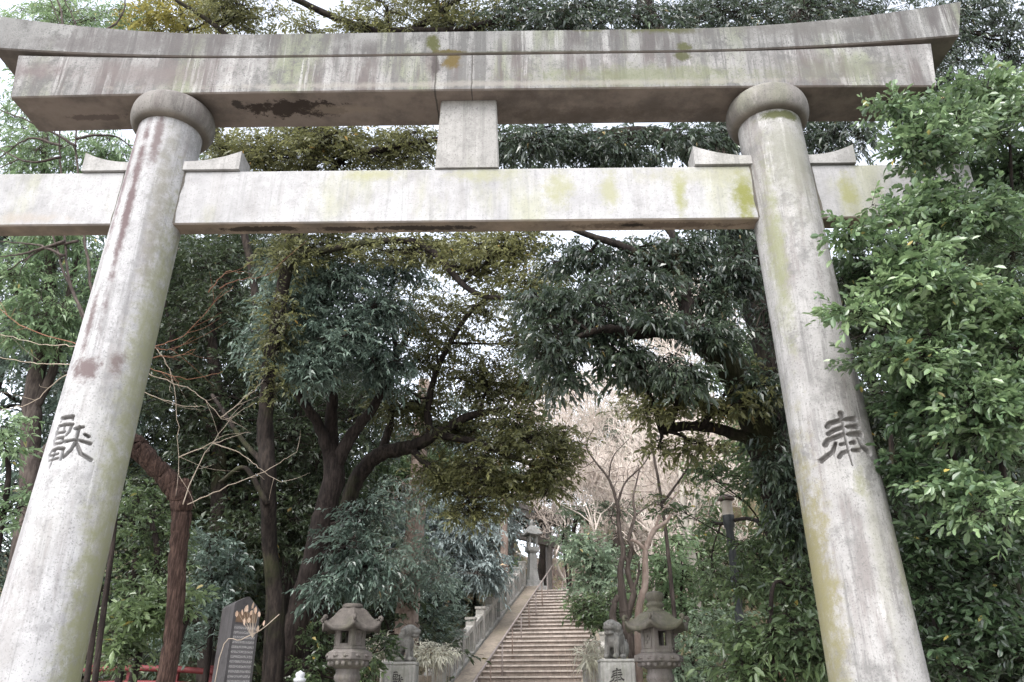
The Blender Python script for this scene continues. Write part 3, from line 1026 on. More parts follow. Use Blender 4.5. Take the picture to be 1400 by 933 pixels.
# low stone fence between statue and stairs
fb = P(601, 905, 16.0)
fn = thing('stone_fence', 'low stone fence of squat posts and slab beside the closed mouth lion', 'fence', (fb[0], fb[1], 0))
zt = fb[2]
for x_ in (0, -.95):
    t = MB().box((x_, 0, (zt - .06) / 2), (.26, .26, zt - .06), 0, .02)
    t.lathe([(.19, zt - .058), (.20, zt - .03), (.12, zt + .05), (.001, zt + .06)], (x_, 0, 0), 4, smooth=False, rot=R(45))
    t.build('post', M_BAL, fn)
MB().box((-.475, 0, zt - .30), (.686, .14, .12), 0, .01).build('rail', M_RAMP, fn)
MB().box((-.475, .02, (zt - .37) / 2), (.686, .1, zt - .37), 0, .01).build('slab', M_BAL, fn)
fb2 = P(808, 908, 16.0)
fn2 = thing('stone_fence', 'short stone end post of the balustrade beside the open mouth lion', 'fence', (fb2[0], fb2[1], 0))
MB().box((0, 0, (fb2[2] - .1) / 2), (.30, .34, fb2[2] - .1), 0, .02).build('post', M_BAL, fn2)
MB().box((0, 0, fb2[2] - .048), (.42, .44, .1), 0, .02).build('cap', M_PED, fn2)

# ------------------------------------------------------------------ stele, bridge rail, lamp post, small posts
M_SLATE = stone('slate', (.085, .08, .083), (.035, .03, .03), streak=.3, algae=.1, speck=.4)
k = NT('slate_text')
sx_ = k.n('ShaderNodeSeparateXYZ', {0: k.co})
gl = k.noise(1.0, 3, .8, sc=(95, 10, 170))
rowz = k.math('FRACT', k.math('MULTIPLY', sx_.outputs[2], 17.0))
row = k.math('MULTIPLY', k.rng(rowz, .18, .3), k.rng(rowz, .82, .7))
msk = k.math('MULTIPLY', k.rng(gl, .47, .56), row)
tc = k.mix(k.math('MULTIPLY', msk, .8), (.09, .085, .088), (.38, .37, .36))
M_STEXT = k.done(k.pbr(tc, .6, None, .3))
YS = 11.2
sb = P(326, 880, YS)
ste = thing('stone_stele', 'dark slate memorial slab densely engraved with pale lines of text', 'memorial stone', (sb[0], sb[1], 0), R(46))
hs2 = zof(817, YS)
pts = [(-.20, 0), (.20, 0), (.19, hs2 - .17), (.17, hs2 - .145), (.01, hs2), (-.03, hs2 - .004), (-.175, hs2 - .085), (-.19, hs2 - .11)]
m = MB()
n_ = len(pts)
v = [(x, -.12, z) for x, z in pts] + [(x * .96, .22, z * .985) for x, z in pts]
f = [tuple(range(n_)), tuple(range(2 * n_ - 1, n_ - 1, -1))] + [(q, n_ + q, n_ + (q + 1) % n_, (q + 1) % n_) for q in range(n_)]
m.add(v, f, 0, False)
m.build('slab', M_SLATE, ste)
MB().add([(-.165, -.123, .5), (.165, -.123, .5), (.155, -.123, hs2 - .36), (-.155, -.123, hs2 - .36)], np.array([[0, 1, 2, 3]]), 0, False).build('text_panel', M_STEXT, ste)
MB().add([(-.15, -.123, hs2 - .33), (.15, -.123, hs2 - .33), (.145, -.123, hs2 - .20), (-.145, -.123, hs2 - .20)], np.array([[0, 1, 2, 3]]), 0, False).build('title_panel', plain('rust_stain', (.10, .065, .045), (.16, .10, .06), 9), ste)
MB().box((0, .02, .15), (.8, .6, .3), 0, .03).build('base', M_SLATE, ste)

M_RED = plain('red_lacquer', (.105, .018, .02), (.15, .03, .032), 10, .6, .1, .3)
rb0 = P(205, 925, 13.0)
br_ = thing('bridge_railing', 'low red lacquered bridge railing behind the pruned tree', 'railing', (rb0[0], rb0[1], 0))
for dz, rr_ in ((0, .045), (-.2, .035)):
    pp = []
    for q in np.linspace(0, 1, 15):
        x_ = 105 + 215 * q
        p = P(x_, 914 + 6 * (2 * q - .8) ** 2 + (0), 13.0)
        p[2] += dz
        pp.append(p)
    MB().tube(pp, rr_, 8).build('rail', M_RED, br_, origin=(rb0[0], rb0[1], 0))
for x_ in (122, 178, 240, 290):
    p = P(x_, 912, 13.0)
    MB().box((p[0], p[1] + .06, (p[2] + .02) / 2), (.10, .07, p[2] + .02), 0, .01).build('post', M_RED, br_, origin=(rb0[0], rb0[1], 0))
for dz in (-.0,):
    pass

M_WHITE = plain('white_paint', (.42, .43, .45), (.5, .5, .52), 8, .5, .05)
wp = P(411, 918, 10.5)
t = MB().lathe([(.065, 0), (.06, wp[2] - .12), (.075, wp[2] - .11), (.075, wp[2] - .085), (.045, wp[2] - .07), (.06, wp[2] - .04), (.05, wp[2] - .015), (.015, wp[2]), (.001, wp[2] + .01)], n=20)
o = t.build('bollard', M_WHITE)
o.location = (wp[0], wp[1], 0)
tag(o, 'slim white bollard with pointed knob under the dark tree', 'bollard')

M_BLK = plain('lamp_metal', (.03, .035, .04), (.05, .055, .06), 15, .45, .05, .5)
k = NT('lamp_shade_glass')
M_SHADE = k.done(k.pbr(k.mix(k.rng(k.noise(4, 3), .3, .7), (.30, .26, .22), (.40, .36, .31)), .4, None, .4))
lb = P(1013, 880, 11.5)
lh_ = zof(690, 11.5)
lamp = thing('lamp_post', 'slim black lamp post with ribbed pale shade among shrubs', 'lamp post', (lb[0] + .02, lb[1], 0))
MB().lathe([(.10, 0), (.10, .3), (.065, .34), (.055, lh_ - .34), (.075, lh_ - .33), (.085, lh_ - .16)], n=20).build('pole', M_BLK, lamp)
t = MB()
prof = []
for q in range(9):
    prof += [(.078 - .001 * q + .006, lh_ - .158 + q * .024), (.076 - .001 * q, lh_ - .158 + q * .024 + .014)]
t.lathe(prof, n=24)
t.build('lamp_shade', M_SHADE, lamp)
MB().lathe([(.075, lh_ + .06), (.12, lh_ + .065), (.11, lh_ + .10), (.05, lh_ + .14), (.001, lh_ + .145)], n=24).build('cap', plain('lamp_cap', (.10, .08, .07), (.14, .11, .1)), lamp)
nb = P(1052, 886, 9.6)
nbx = thing('notice_box', 'small brown roofed wooden box among the shrubs beside the pillar', 'notice box', (nb[0], nb[1], 0), R(-20))
M_WOOD = plain('brown_wood', (.10, .055, .035), (.16, .09, .06), 5, .7, .3, .3, (1, 1, 8))
t = MB()
t.add([(-.19, -.16, nb[2] - .06), (.19, -.16, nb[2] - .06), (.19, 0, nb[2] + .02), (-.19, 0, nb[2] + .02), (-.19, .16, nb[2] - .06), (.19, .16, nb[2] - .06), (-.19, -.16, nb[2] - .09), (.19, -.16, nb[2] - .09), (.19, .16, nb[2] - .09), (-.19, .16, nb[2] - .09)],
      [(0, 1, 2, 3), (3, 2, 5, 4), (6, 7, 1, 0), (4, 5, 8, 9), (6, 9, 8, 7), (7, 8, 5, 2, 1), (6, 0, 3, 4, 9)], 0, False)
t.build('roof', M_WOOD, nbx)
MB().box((0, 0, nb[2] - .23), (.28, .2, .276), 0, .005).build('box', M_WOOD, nbx)
MB().box((0, 0, (nb[2] - .37) / 2), (.08, .08, nb[2] - .37), 0).build('post', M_WOOD, nbx)

# ------------------------------------------------------------------ vegetation
def smooth(pts, rad, n=6):
    """Catmull-Rom through the given points"""
    p = np.asarray(pts, float)
    r = np.asarray(rad, float)
    if len(p) < 3:
        t = np.linspace(0, 1, n)[:, None]
        return p[0] + (p[-1] - p[0]) * t, r[0] + (r[-1] - r[0]) * t[:, 0]
    q = np.vstack([2 * p[0] - p[1], p, 2 * p[-1] - p[-2]])
    op, orr = [], []
    for a in range(len(p) - 1):
        p0, p1, p2, p3 = q[a:a + 4]
        for t in np.linspace(0, 1, n, endpoint=False):
            op.append(.5 * ((2 * p1) + (-p0 + p2) * t + (2 * p0 - 5 * p1 + 4 * p2 - p3) * t * t + (-p0 + 3 * p1 - 3 * p2 + p3) * t ** 3))
            orr.append(r[a] + (r[a + 1] - r[a]) * t)
    op.append(p[-1])
    orr.append(r[-1])
    return np.array(op), np.array(orr)


def unit(v):
    return v / (np.linalg.norm(v, axis=-1, keepdims=True) + 1e-9)


def leaves(m, base, d, nrm, L, W, tone, mat, oval, droop):
    """one small folded blade per row"""
    N = len(base)
    d = unit(d)
    nrm = unit(nrm - d * np.sum(nrm * d, 1, keepdims=True))
    s = np.cross(d, nrm)
    L, W = L[:, None], W[:, None]
    down = np.array([[0, 0, -1.0]])
    if oval:
        v = np.stack([base, base + d * L * .35 + s * W * .42 + nrm * W * .14, base + d * L * .72 + s * W * .42 + nrm * W * .12 + down * L * droop * .35,
                      base + d * L + down * L * droop, base + d * L * .72 - s * W * .42 + nrm * W * .12 + down * L * droop * .35, base + d * L * .35 - s * W * .42 + nrm * W * .14], 1)
        f = np.array([[0, 3, 2, 1], [0, 5, 4, 3]])
        k = 6
    else:
        v = np.stack([base, base + d * L * .45 + s * W * .5 + nrm * W * .13, base + d * L + down * L * droop, base + d * L * .45 - s * W * .5 + nrm * W * .13], 1)
        f = np.array([[0, 3, 2, 1]])
        k = 4
    F_ = (f[None] + (np.arange(N) * k)[:, None, None]).reshape(-1, 4)
    m.add(v.reshape(-1, 3), F_, mat, False, np.repeat(np.clip(tone, 0, 1), k))


def crown(m, rng, clumps, limbpts, leaf=.08, aspect=.4, per=9, slen=.28, droop=.25, hang=.1, dens=1.0, subk=9, subr=.38, oval=False, flat=.7,
          leafm=0, twigm=1, trunk=None, boughm=0, twr=.003, jit=.45, tjit=.16, br=.03):
    """clumps: (px, py, Y, rx, ry, rdepth, sprays, tone).  Returns nothing; adds leaves and twigs to m, boughs to trunk."""
    for cl in clumps:
        px, py, Y, rx, ry, rd, n, tone = cl
        c = P(px, py, Y)
        dp = depth_at(c) / F
        ax = np.array([CR * rx * dp, CU * ry * dp, CF * rd])
        n = max(6, int(n * dens))
        ks = max(3, int(subk))
        g = unit(rng.standard_normal((ks, 3))) * (rng.random((ks, 1)) ** .45)
        sub = c + g @ ax * .8
        which = rng.integers(0, ks, n)
        o = unit(rng.standard_normal((n, 3))) * (rng.random((n, 1)) ** .5)
        base = sub[which] + (o @ ax) * subr
        out = unit(base - sub[which] + 1e-6)
        out = out * np.array([1, 1, .45]) + rng.normal(0, jit, (n, 3)) * np.array([1, 1, .5])
        out[:, 2] -= hang
        out = unit(out)
        sl = slen * rng.uniform(.6, 1.3, n)
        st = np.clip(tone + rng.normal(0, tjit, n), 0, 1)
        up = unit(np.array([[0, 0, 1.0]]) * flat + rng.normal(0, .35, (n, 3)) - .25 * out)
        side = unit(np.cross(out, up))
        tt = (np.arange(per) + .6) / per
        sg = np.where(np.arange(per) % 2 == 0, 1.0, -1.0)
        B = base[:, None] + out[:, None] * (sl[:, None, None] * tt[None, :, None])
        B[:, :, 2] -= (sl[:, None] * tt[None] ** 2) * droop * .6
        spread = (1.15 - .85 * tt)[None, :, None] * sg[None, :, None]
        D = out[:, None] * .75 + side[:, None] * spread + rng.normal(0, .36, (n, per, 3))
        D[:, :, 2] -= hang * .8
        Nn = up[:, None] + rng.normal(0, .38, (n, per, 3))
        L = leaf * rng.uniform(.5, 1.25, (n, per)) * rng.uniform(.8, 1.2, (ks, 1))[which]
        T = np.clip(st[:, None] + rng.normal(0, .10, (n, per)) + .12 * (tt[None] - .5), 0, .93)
        T = np.where(rng.random((n, per)) < .004, 1.0, T)
        leaves(m, B.reshape(-1, 3), D.reshape(-1, 3), Nn.reshape(-1, 3), L.ravel(), L.ravel() * aspect * rng.uniform(.85, 1.15, n * per), T.ravel(), leafm, oval, droop)
        m.sticks(base - out * sl[:, None] * .25, base + out * sl[:, None] * .9, twr, twr * .4, 3, twigm)
        # little branches from the sub-centres
        pick = rng.random(n) < .4
        m.sticks(sub[which][pick], (base - out * sl[:, None] * .2)[pick], twr * 2.2, twr, 3, twigm)
        if trunk is not None and limbpts is not None and len(limbpts):
            LP = np.array([q[:3] for q in limbpts])
            LR = np.array([q[3] for q in limbpts])
            dd = np.linalg.norm(LP - c, axis=1) + np.maximum(0, LP[:, 2] - c[2]) * 1.5
            a = int(np.argmin(dd))
            p0 = LP[a]
            r0 = min(LR[a] * .6, br)
            mid = (p0 + c) / 2 + rng.normal(0, .12, 3) * np.linalg.norm(c - p0) * .6
            pp, rr = smooth([p0, mid, c], [r0, r0 * .7, r0 * .4], 5)
            trunk.tube(pp, rr, 6, boughm)
            for s in sub:
                q0 = pp[rng.integers(len(pp) // 2, len(pp))]
                mid = (q0 + s) / 2 + rng.normal(0, .1, 3) * np.linalg.norm(s - q0)
                p2, r2 = smooth([q0, mid, s], [r0 * .42, r0 * .3, r0 * .12], 4)
                trunk.tube(p2, r2, 5, boughm)


def limbs(m, rng, L, n=10, wob=.04, rs=1.0):
    """L: list of limbs; a limb is [(px, py, Y, radius in reference units), ...] or (x,y,z,r,'w') in metres"""
    out = []
    for lim in L:
        pts, rad = [], []
        for q in lim:
            if len(q) == 5:
                pts.append(np.array(q[:3], float))
                rad.append(q[3])
            else:
                p = P(*q[:3])
                pts.append(p)
                rad.append(q[3] * depth_at(p) / F)
        p, r = smooth(pts, rad, 7)
        seg = np.linalg.norm(np.diff(p, axis=0), axis=1).mean()
        p[1:-1] += rng.normal(0, 1, (len(p) - 2, 3)) * np.minimum(r[1:-1], .2)[:, None] * .05
        r = r * rs
        m.tube(p, r, n, wob=wob, rng=rng)
        out += [(*a, b) for a, b in zip(p, r)]
    return out


def plant(name, label, cat, seed, limb, clumps, lm, bm, group=None, base=None, parts=('trunk', 'crown'), nseg=10, boughs=True, rs=1.0, **kw):
    rng = np.random.default_rng(seed)
    tr, cr = MB(), MB()
    stems = []
    if parts[0] == 'stem':
        lp_ = []
        for one in limb:
            sm = MB()
            lp_ += limbs(sm, rng, [one], nseg, rs=rs)
            stems.append(sm)
    else:
        lp_ = limbs(tr, rng, limb, nseg, rs=rs) if limb else []
    if base is None:
        b = np.array(lp_[0][:3])
        base = (b[0], b[1], float(ground_h(b[0], b[1])))
    if clumps:
        crown(cr, rng, clumps, lp_, trunk=(cr if stems else tr) if boughs else None, boughm=1 if stems else 0, **kw)
    t = thing(name, label, cat, base, 0, group)
    if tr.n:
        tr.build(parts[0], bm, t, origin=base)
    for sm in stems:
        sm.build(parts[0], bm, t, origin=base)
    if cr.n:
        cr.build(parts[1], [lm, bm], t, origin=base)
    return t


def W(px, Y, z, r):
    """limb point given by column, distance and height in metres"""
    p = P(px, 880, Y)
    d = depth_at(P(px, 700, Y))
    return (p[0], Y, z, r, 'w')


B_DARK = bark('bark_dark', (.014, .011, .010), (.048, .038, .032), moss=.3, bump=1.0)
B_BROWN = bark('bark_brown', (.017, .013, .012), (.050, .039, .034), bump=1.0)
B_RED = bark('bark_red', (.035, .021, .017), (.14, .088, .070), sc=(24, 24, 2.6), bump=1.2)
B_PINK = bark('bark_pale', (.24, .18, .15), (.36, .29, .25), sc=(6, 6, 2), bump=.4)
B_GREY = bark('bark_grey', (.05, .04, .036), (.12, .098, .086))
B_TWIG = plain('twig_pale', (.32, .26, .20), (.42, .35, .28), 8)
B_TWIGR = plain('twig_red', (.20, .09, .05), (.28, .14, .09), 8)
B_BEIGE = plain('twig_beige', (.52, .44, .385), (.70, .63, .57), 1.5)
L_BUSH = leafmat('leaf_bush', (.022, .040, .022), (.076, .130, .064), (.225, .315, .15), .30, .20, .7)
L_BIG = leafmat('leaf_big', (.022, .036, .026), (.052, .076, .052), (.11, .15, .085), .30, .2, .7)
L_OLIVE = leafmat('leaf_olive', (.034, .040, .018), (.105, .112, .045), (.235, .235, .10), .40, .3)
L_BLUE = leafmat('leaf_blue', (.032, .055, .044), (.098, .145, .115), (.22, .29, .23), .36, .18, .7)
L_DARK = leafmat('leaf_dark', (.020, .032, .018), (.040, .058, .030), (.075, .10, .045), .42, .22)
L_GREY = leafmat('leaf_greyblue', (.09, .12, .115), (.21, .26, .25), (.38, .44, .43), .45, .15)
L_LIGHT = leafmat('leaf_light', (.06, .11, .05), (.13, .205, .10), (.26, .35, .19), .42, .3)
L_MID = leafmat('leaf_mid', (.028, .050, .024), (.075, .115, .052), (.17, .23, .10), .34, .24, .6)
L_FAR = leafmat('leaf_far', (.07, .11, .075), (.15, .21, .14), (.27, .34, .22), .5, .25)  # leaf colour lightened in place of a distance haze
L_YEL = leafmat('leaf_yellowgreen', (.06, .062, .018), (.15, .14, .035), (.29, .26, .075), .5, .4)
L_SASA = leafmat('leaf_sasa', (.26, .25, .16), (.54, .52, .40), (.74, .72, .60), .5, .25)
L_DRY = leafmat('leaf_dry', (.36, .20, .13), (.50, .33, .24), (.62, .46, .36), .6, .3)

# --- near shrub in front of the east pillar
plant('glossy_shrub', 'tall bright green glossy leaved shrub covering the end of the gate', 'shrub', 11,
      [[W(1330, 6.2, 0, .09), (1322, 800, 6.2, 14), (1300, 600, 6.0, 11), (1290, 420, 5.8, 8), (1310, 250, 5.7, 5)],
       [W(1400, 6.3, 0, .08), (1385, 780, 6.3, 12), (1372, 560, 6.1, 10), (1385, 330, 6.0, 6), (1380, 180, 5.9, 4)],
       [W(1270, 6.6, 0, .06), (1275, 820, 6.6, 9), (1262, 640, 6.4, 7), (1240, 480, 6.0, 5), (1220, 400, 5.6, 3)]],
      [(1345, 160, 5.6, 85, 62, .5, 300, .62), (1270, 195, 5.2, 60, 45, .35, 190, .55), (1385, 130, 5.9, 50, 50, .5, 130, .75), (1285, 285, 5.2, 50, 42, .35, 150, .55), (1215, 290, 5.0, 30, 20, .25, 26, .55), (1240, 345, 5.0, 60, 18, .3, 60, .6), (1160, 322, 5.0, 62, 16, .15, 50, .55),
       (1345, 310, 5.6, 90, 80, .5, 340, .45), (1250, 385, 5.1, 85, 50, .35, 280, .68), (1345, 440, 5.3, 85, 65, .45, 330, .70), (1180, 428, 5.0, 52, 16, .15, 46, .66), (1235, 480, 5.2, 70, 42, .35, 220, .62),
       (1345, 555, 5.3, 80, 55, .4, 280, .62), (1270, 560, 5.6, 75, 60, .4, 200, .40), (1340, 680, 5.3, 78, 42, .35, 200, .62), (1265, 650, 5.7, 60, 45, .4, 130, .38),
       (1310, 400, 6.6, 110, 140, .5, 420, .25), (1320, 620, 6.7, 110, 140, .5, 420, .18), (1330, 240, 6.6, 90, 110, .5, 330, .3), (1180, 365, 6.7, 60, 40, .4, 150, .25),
       (1340, 800, 6.9, 100, 90, .5, 260, .15), (1290, 735, 5.9, 60, 30, .3, 90, .2), (1375, 770, 5.9, 55, 36, .3, 110, .18), (1335, 840, 6.0, 70, 40, .35, 120, .12), (1265, 800, 6.1, 40, 40, .3, 70, .12), (1385, 890, 6.0, 50, 40, .3, 90, .12), (1290, 900, 6.1, 50, 34, .3, 80, .12), (1300, 160, 5.9, 70, 50, .4, 200, .45), (1225, 150, 5.2, 32, 30, .25, 60, .55), (1380, 250, 6.3, 60, 100, .5, 260, .3), (1400, 520, 5.6, 50, 120, .4, 220, .5)],  # low tones paint interior shade into the inner and lower clumps
      L_BUSH, B_DARK, leaf=.067, aspect=.52, per=9, slen=.18, droop=.12, hang=.02, oval=True, subk=12, subr=.36, twr=.0022, flat=.6, br=.016, dens=1.1, rs=.42)

# --- big old tree behind the east pillar
plant('old_evergreen_tree', 'gnarled thick old evergreen with one arching limb behind the grey pillar', 'tree', 12,
      [[W(1160, 9.5, 0, .36), (1130, 860, 9.5, 42), (1088, 740, 9.5, 40), (1058, 645, 9.4, 38), (1032, 560, 9.2, 38), (1000, 505, 9.0, 33), (965, 468, 8.9, 29), (932, 450, 8.8, 24), (900, 450, 8.6, 18), (868, 456, 8.4, 13), (830, 450, 8.2, 9), (790, 462, 8.1, 5), (760, 490, 8.0, 3)],
       [(938, 452, 8.8, 18), (936, 405, 8.9, 15), (925, 375, 9.0, 13), (880, 350, 9.0, 10), (845, 335, 9.0, 8), (800, 320, 9.0, 6), (735, 292, 9.0, 4)],
       [(1075, 700, 9.6, 34), (1075, 600, 9.9, 34), (1065, 500, 10.2, 38), (1040, 410, 10.4, 42), (1012, 330, 10.6, 40), (985, 260, 10.6, 32), (940, 205, 10.4, 24), (880, 185, 10.2, 18), (800, 190, 10.0, 12), (740, 200, 9.8, 7)],
       [(985, 260, 10.6, 28), (990, 170, 10.8, 24), (950, 90, 11, 20), (890, 30, 11, 17), (870, -60, 11, 14)],
       [(1012, 330, 10.6, 30), (1060, 200, 10.8, 28), (1085, 60, 11, 26), (1100, -60, 11, 22)],
       [(925, 375, 9.0, 10), (930, 340, 9.2, 9), (905, 300, 9.4, 7)],
       [(1050, 610, 9.3, 14), (985, 588, 9.0, 11), (940, 583, 8.9, 10), (903, 588, 8.8, 11)]],
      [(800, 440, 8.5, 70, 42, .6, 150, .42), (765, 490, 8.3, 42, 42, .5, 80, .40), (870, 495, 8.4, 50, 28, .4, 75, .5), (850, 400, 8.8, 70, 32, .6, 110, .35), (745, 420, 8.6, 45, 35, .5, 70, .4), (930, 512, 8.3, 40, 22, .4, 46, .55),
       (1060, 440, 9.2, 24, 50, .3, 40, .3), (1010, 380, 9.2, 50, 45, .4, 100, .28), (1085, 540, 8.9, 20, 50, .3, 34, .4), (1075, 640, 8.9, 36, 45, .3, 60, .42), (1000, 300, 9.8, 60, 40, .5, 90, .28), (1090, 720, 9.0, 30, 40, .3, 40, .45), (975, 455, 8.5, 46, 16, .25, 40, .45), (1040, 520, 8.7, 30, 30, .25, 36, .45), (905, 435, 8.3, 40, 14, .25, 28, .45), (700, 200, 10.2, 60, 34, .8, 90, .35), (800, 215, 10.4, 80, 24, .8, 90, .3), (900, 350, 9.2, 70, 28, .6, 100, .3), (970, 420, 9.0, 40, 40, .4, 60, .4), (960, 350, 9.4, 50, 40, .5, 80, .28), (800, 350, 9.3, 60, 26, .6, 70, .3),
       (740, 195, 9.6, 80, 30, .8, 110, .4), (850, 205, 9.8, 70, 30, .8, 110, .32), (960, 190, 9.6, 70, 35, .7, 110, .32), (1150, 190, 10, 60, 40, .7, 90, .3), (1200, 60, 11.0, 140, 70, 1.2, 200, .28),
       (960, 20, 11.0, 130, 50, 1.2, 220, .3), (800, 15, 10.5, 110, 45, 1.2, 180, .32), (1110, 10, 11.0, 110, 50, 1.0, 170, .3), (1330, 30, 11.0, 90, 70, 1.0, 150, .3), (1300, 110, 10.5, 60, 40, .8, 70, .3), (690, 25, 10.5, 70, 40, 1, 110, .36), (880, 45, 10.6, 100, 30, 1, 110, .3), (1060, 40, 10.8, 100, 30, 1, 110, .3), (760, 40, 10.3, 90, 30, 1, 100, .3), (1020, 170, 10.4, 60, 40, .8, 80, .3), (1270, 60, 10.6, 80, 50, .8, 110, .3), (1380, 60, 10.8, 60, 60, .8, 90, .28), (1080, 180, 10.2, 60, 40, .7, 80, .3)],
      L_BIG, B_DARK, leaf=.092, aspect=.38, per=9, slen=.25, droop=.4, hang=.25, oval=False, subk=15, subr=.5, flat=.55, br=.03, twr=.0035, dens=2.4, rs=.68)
plant('olive_shoots', 'yellowish leafy shoots sprouting round the broken limb stub of old evergreen', 'plant', 13,
      [[(905, 588, 8.8, 5), (925, 560, 8.75, 3), (935, 530, 8.7, 2)], [(960, 585, 8.9, 5), (985, 545, 8.8, 3), (1010, 530, 8.7, 2)]],
      [(905, 560, 8.6, 36, 24, .35, 70, .6), (945, 545, 8.7, 45, 22, .35, 80, .65), (1000, 565, 8.8, 42, 34, .4, 80, .55), (890, 520, 8.8, 40, 22, .3, 45, .55), (950, 615, 8.8, 34, 20, .3, 45, .5), (1035, 545, 8.8, 40, 50, .4, 70, .4), (900, 610, 8.8, 20, 14, .3, 22, .6)],
      L_OLIVE, B_BROWN, base=tuple(P(935, 585, 8.9)), parts=('stem', 'foliage'), leaf=.08, aspect=.40, per=8, slen=.2, droop=.2, hang=.1, oval=True, subk=6)

# --- centre-left tree with bluish sprays
plant('broadleaf_tree', 'forked evergreen with pale bluish leaf sprays above the roofed lantern', 'tree', 14,
      [[W(372, 13, 0, .42), (386, 930, 13, 34), (402, 870, 13, 32), (422, 800, 13, 27), (440, 720, 13, 25), (456, 650, 13, 24), (452, 590, 13, 15), (455, 520, 12.8, 11), (440, 440, 12.6, 6)],
       [(456, 640, 13, 16), (435, 580, 12.8, 12), (412, 546, 12.6, 9), (390, 500, 12.4, 5)],
       [(456, 640, 13, 18), (485, 590, 12.9, 13), (515, 550, 12.8, 10), (540, 490, 12.6, 6), (530, 420, 12.5, 4)]],
      [(400, 425, 11.8, 55, 40, .8, 150, .70), (455, 385, 12, 60, 30, .8, 150, .75), (372, 462, 11.7, 38, 32, .6, 90, .66), (465, 455, 11.8, 55, 38, .8, 150, .6), (425, 500, 11.6, 45, 28, .7, 100, .6), (510, 420, 12.2, 45, 45, .8, 120, .5),
       (520, 500, 12.4, 50, 40, .8, 110, .35), (540, 370, 12.8, 60, 35, .8, 100, .4), (400, 375, 12.4, 50, 20, .6, 60, .7), (475, 750, 12.2, 34, 32, .5, 50, .35), (455, 800, 12.2, 34, 18, .5, 40, .4), (505, 775, 12.4, 30, 26, .5, 40, .35), (500, 705, 12.6, 36, 26, .5, 36, .25)],
      L_BLUE, B_BROWN, leaf=.10, aspect=.38, per=11, slen=.38, droop=.35, hang=.18, subk=15, subr=.42, flat=1.3, br=.035, twr=.0035, dens=2.0, rs=.62)
# --- olive tree leaning over the stairs
plant('leaning_olive_tree', 'leaning tree with curved dark bough and olive brown crown over the stairs', 'tree', 15,
      [[W(420, 13.6, 0, .3), (445, 800, 13.6, 16), (470, 706, 13.6, 14), (491, 650, 13.6, 13), (521, 620, 13.5, 13), (560, 612, 13.4, 12), (590, 598, 13.3, 10), (640, 570, 13.2, 7), (690, 560, 13, 4)],
       [(590, 598, 13.3, 8), (585, 560, 13.3, 6), (600, 500, 13.4, 5), (640, 430, 13.5, 4), (680, 400, 13.6, 3)],
       [(600, 595, 13.3, 7), (650, 605, 13.1, 6), (700, 625, 12.9, 5), (740, 640, 12.8, 3)],
       [(521, 620, 13.5, 8), (535, 570, 13.6, 6), (530, 520, 13.8, 5), (560, 450, 14, 4)],
       [(560, 612, 13.4, 7), (600, 650, 13.2, 5), (640, 680, 13, 3)]],
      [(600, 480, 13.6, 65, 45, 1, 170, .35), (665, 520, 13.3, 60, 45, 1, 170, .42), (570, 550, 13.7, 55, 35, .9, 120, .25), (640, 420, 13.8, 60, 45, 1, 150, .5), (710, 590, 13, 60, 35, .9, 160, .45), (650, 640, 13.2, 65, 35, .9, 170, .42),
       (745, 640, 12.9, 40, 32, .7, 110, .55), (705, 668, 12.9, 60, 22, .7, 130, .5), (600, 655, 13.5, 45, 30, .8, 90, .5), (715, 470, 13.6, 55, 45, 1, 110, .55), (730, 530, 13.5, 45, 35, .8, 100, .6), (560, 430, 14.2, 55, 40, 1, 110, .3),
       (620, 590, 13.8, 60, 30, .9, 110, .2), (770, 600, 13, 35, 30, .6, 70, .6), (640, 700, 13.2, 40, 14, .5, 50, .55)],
      L_OLIVE, B_DARK, leaf=.088, aspect=.42, per=9, slen=.30, droop=.25, hang=.1, subk=15, subr=.55, br=.03, twr=.0035, dens=2.2, rs=.8)
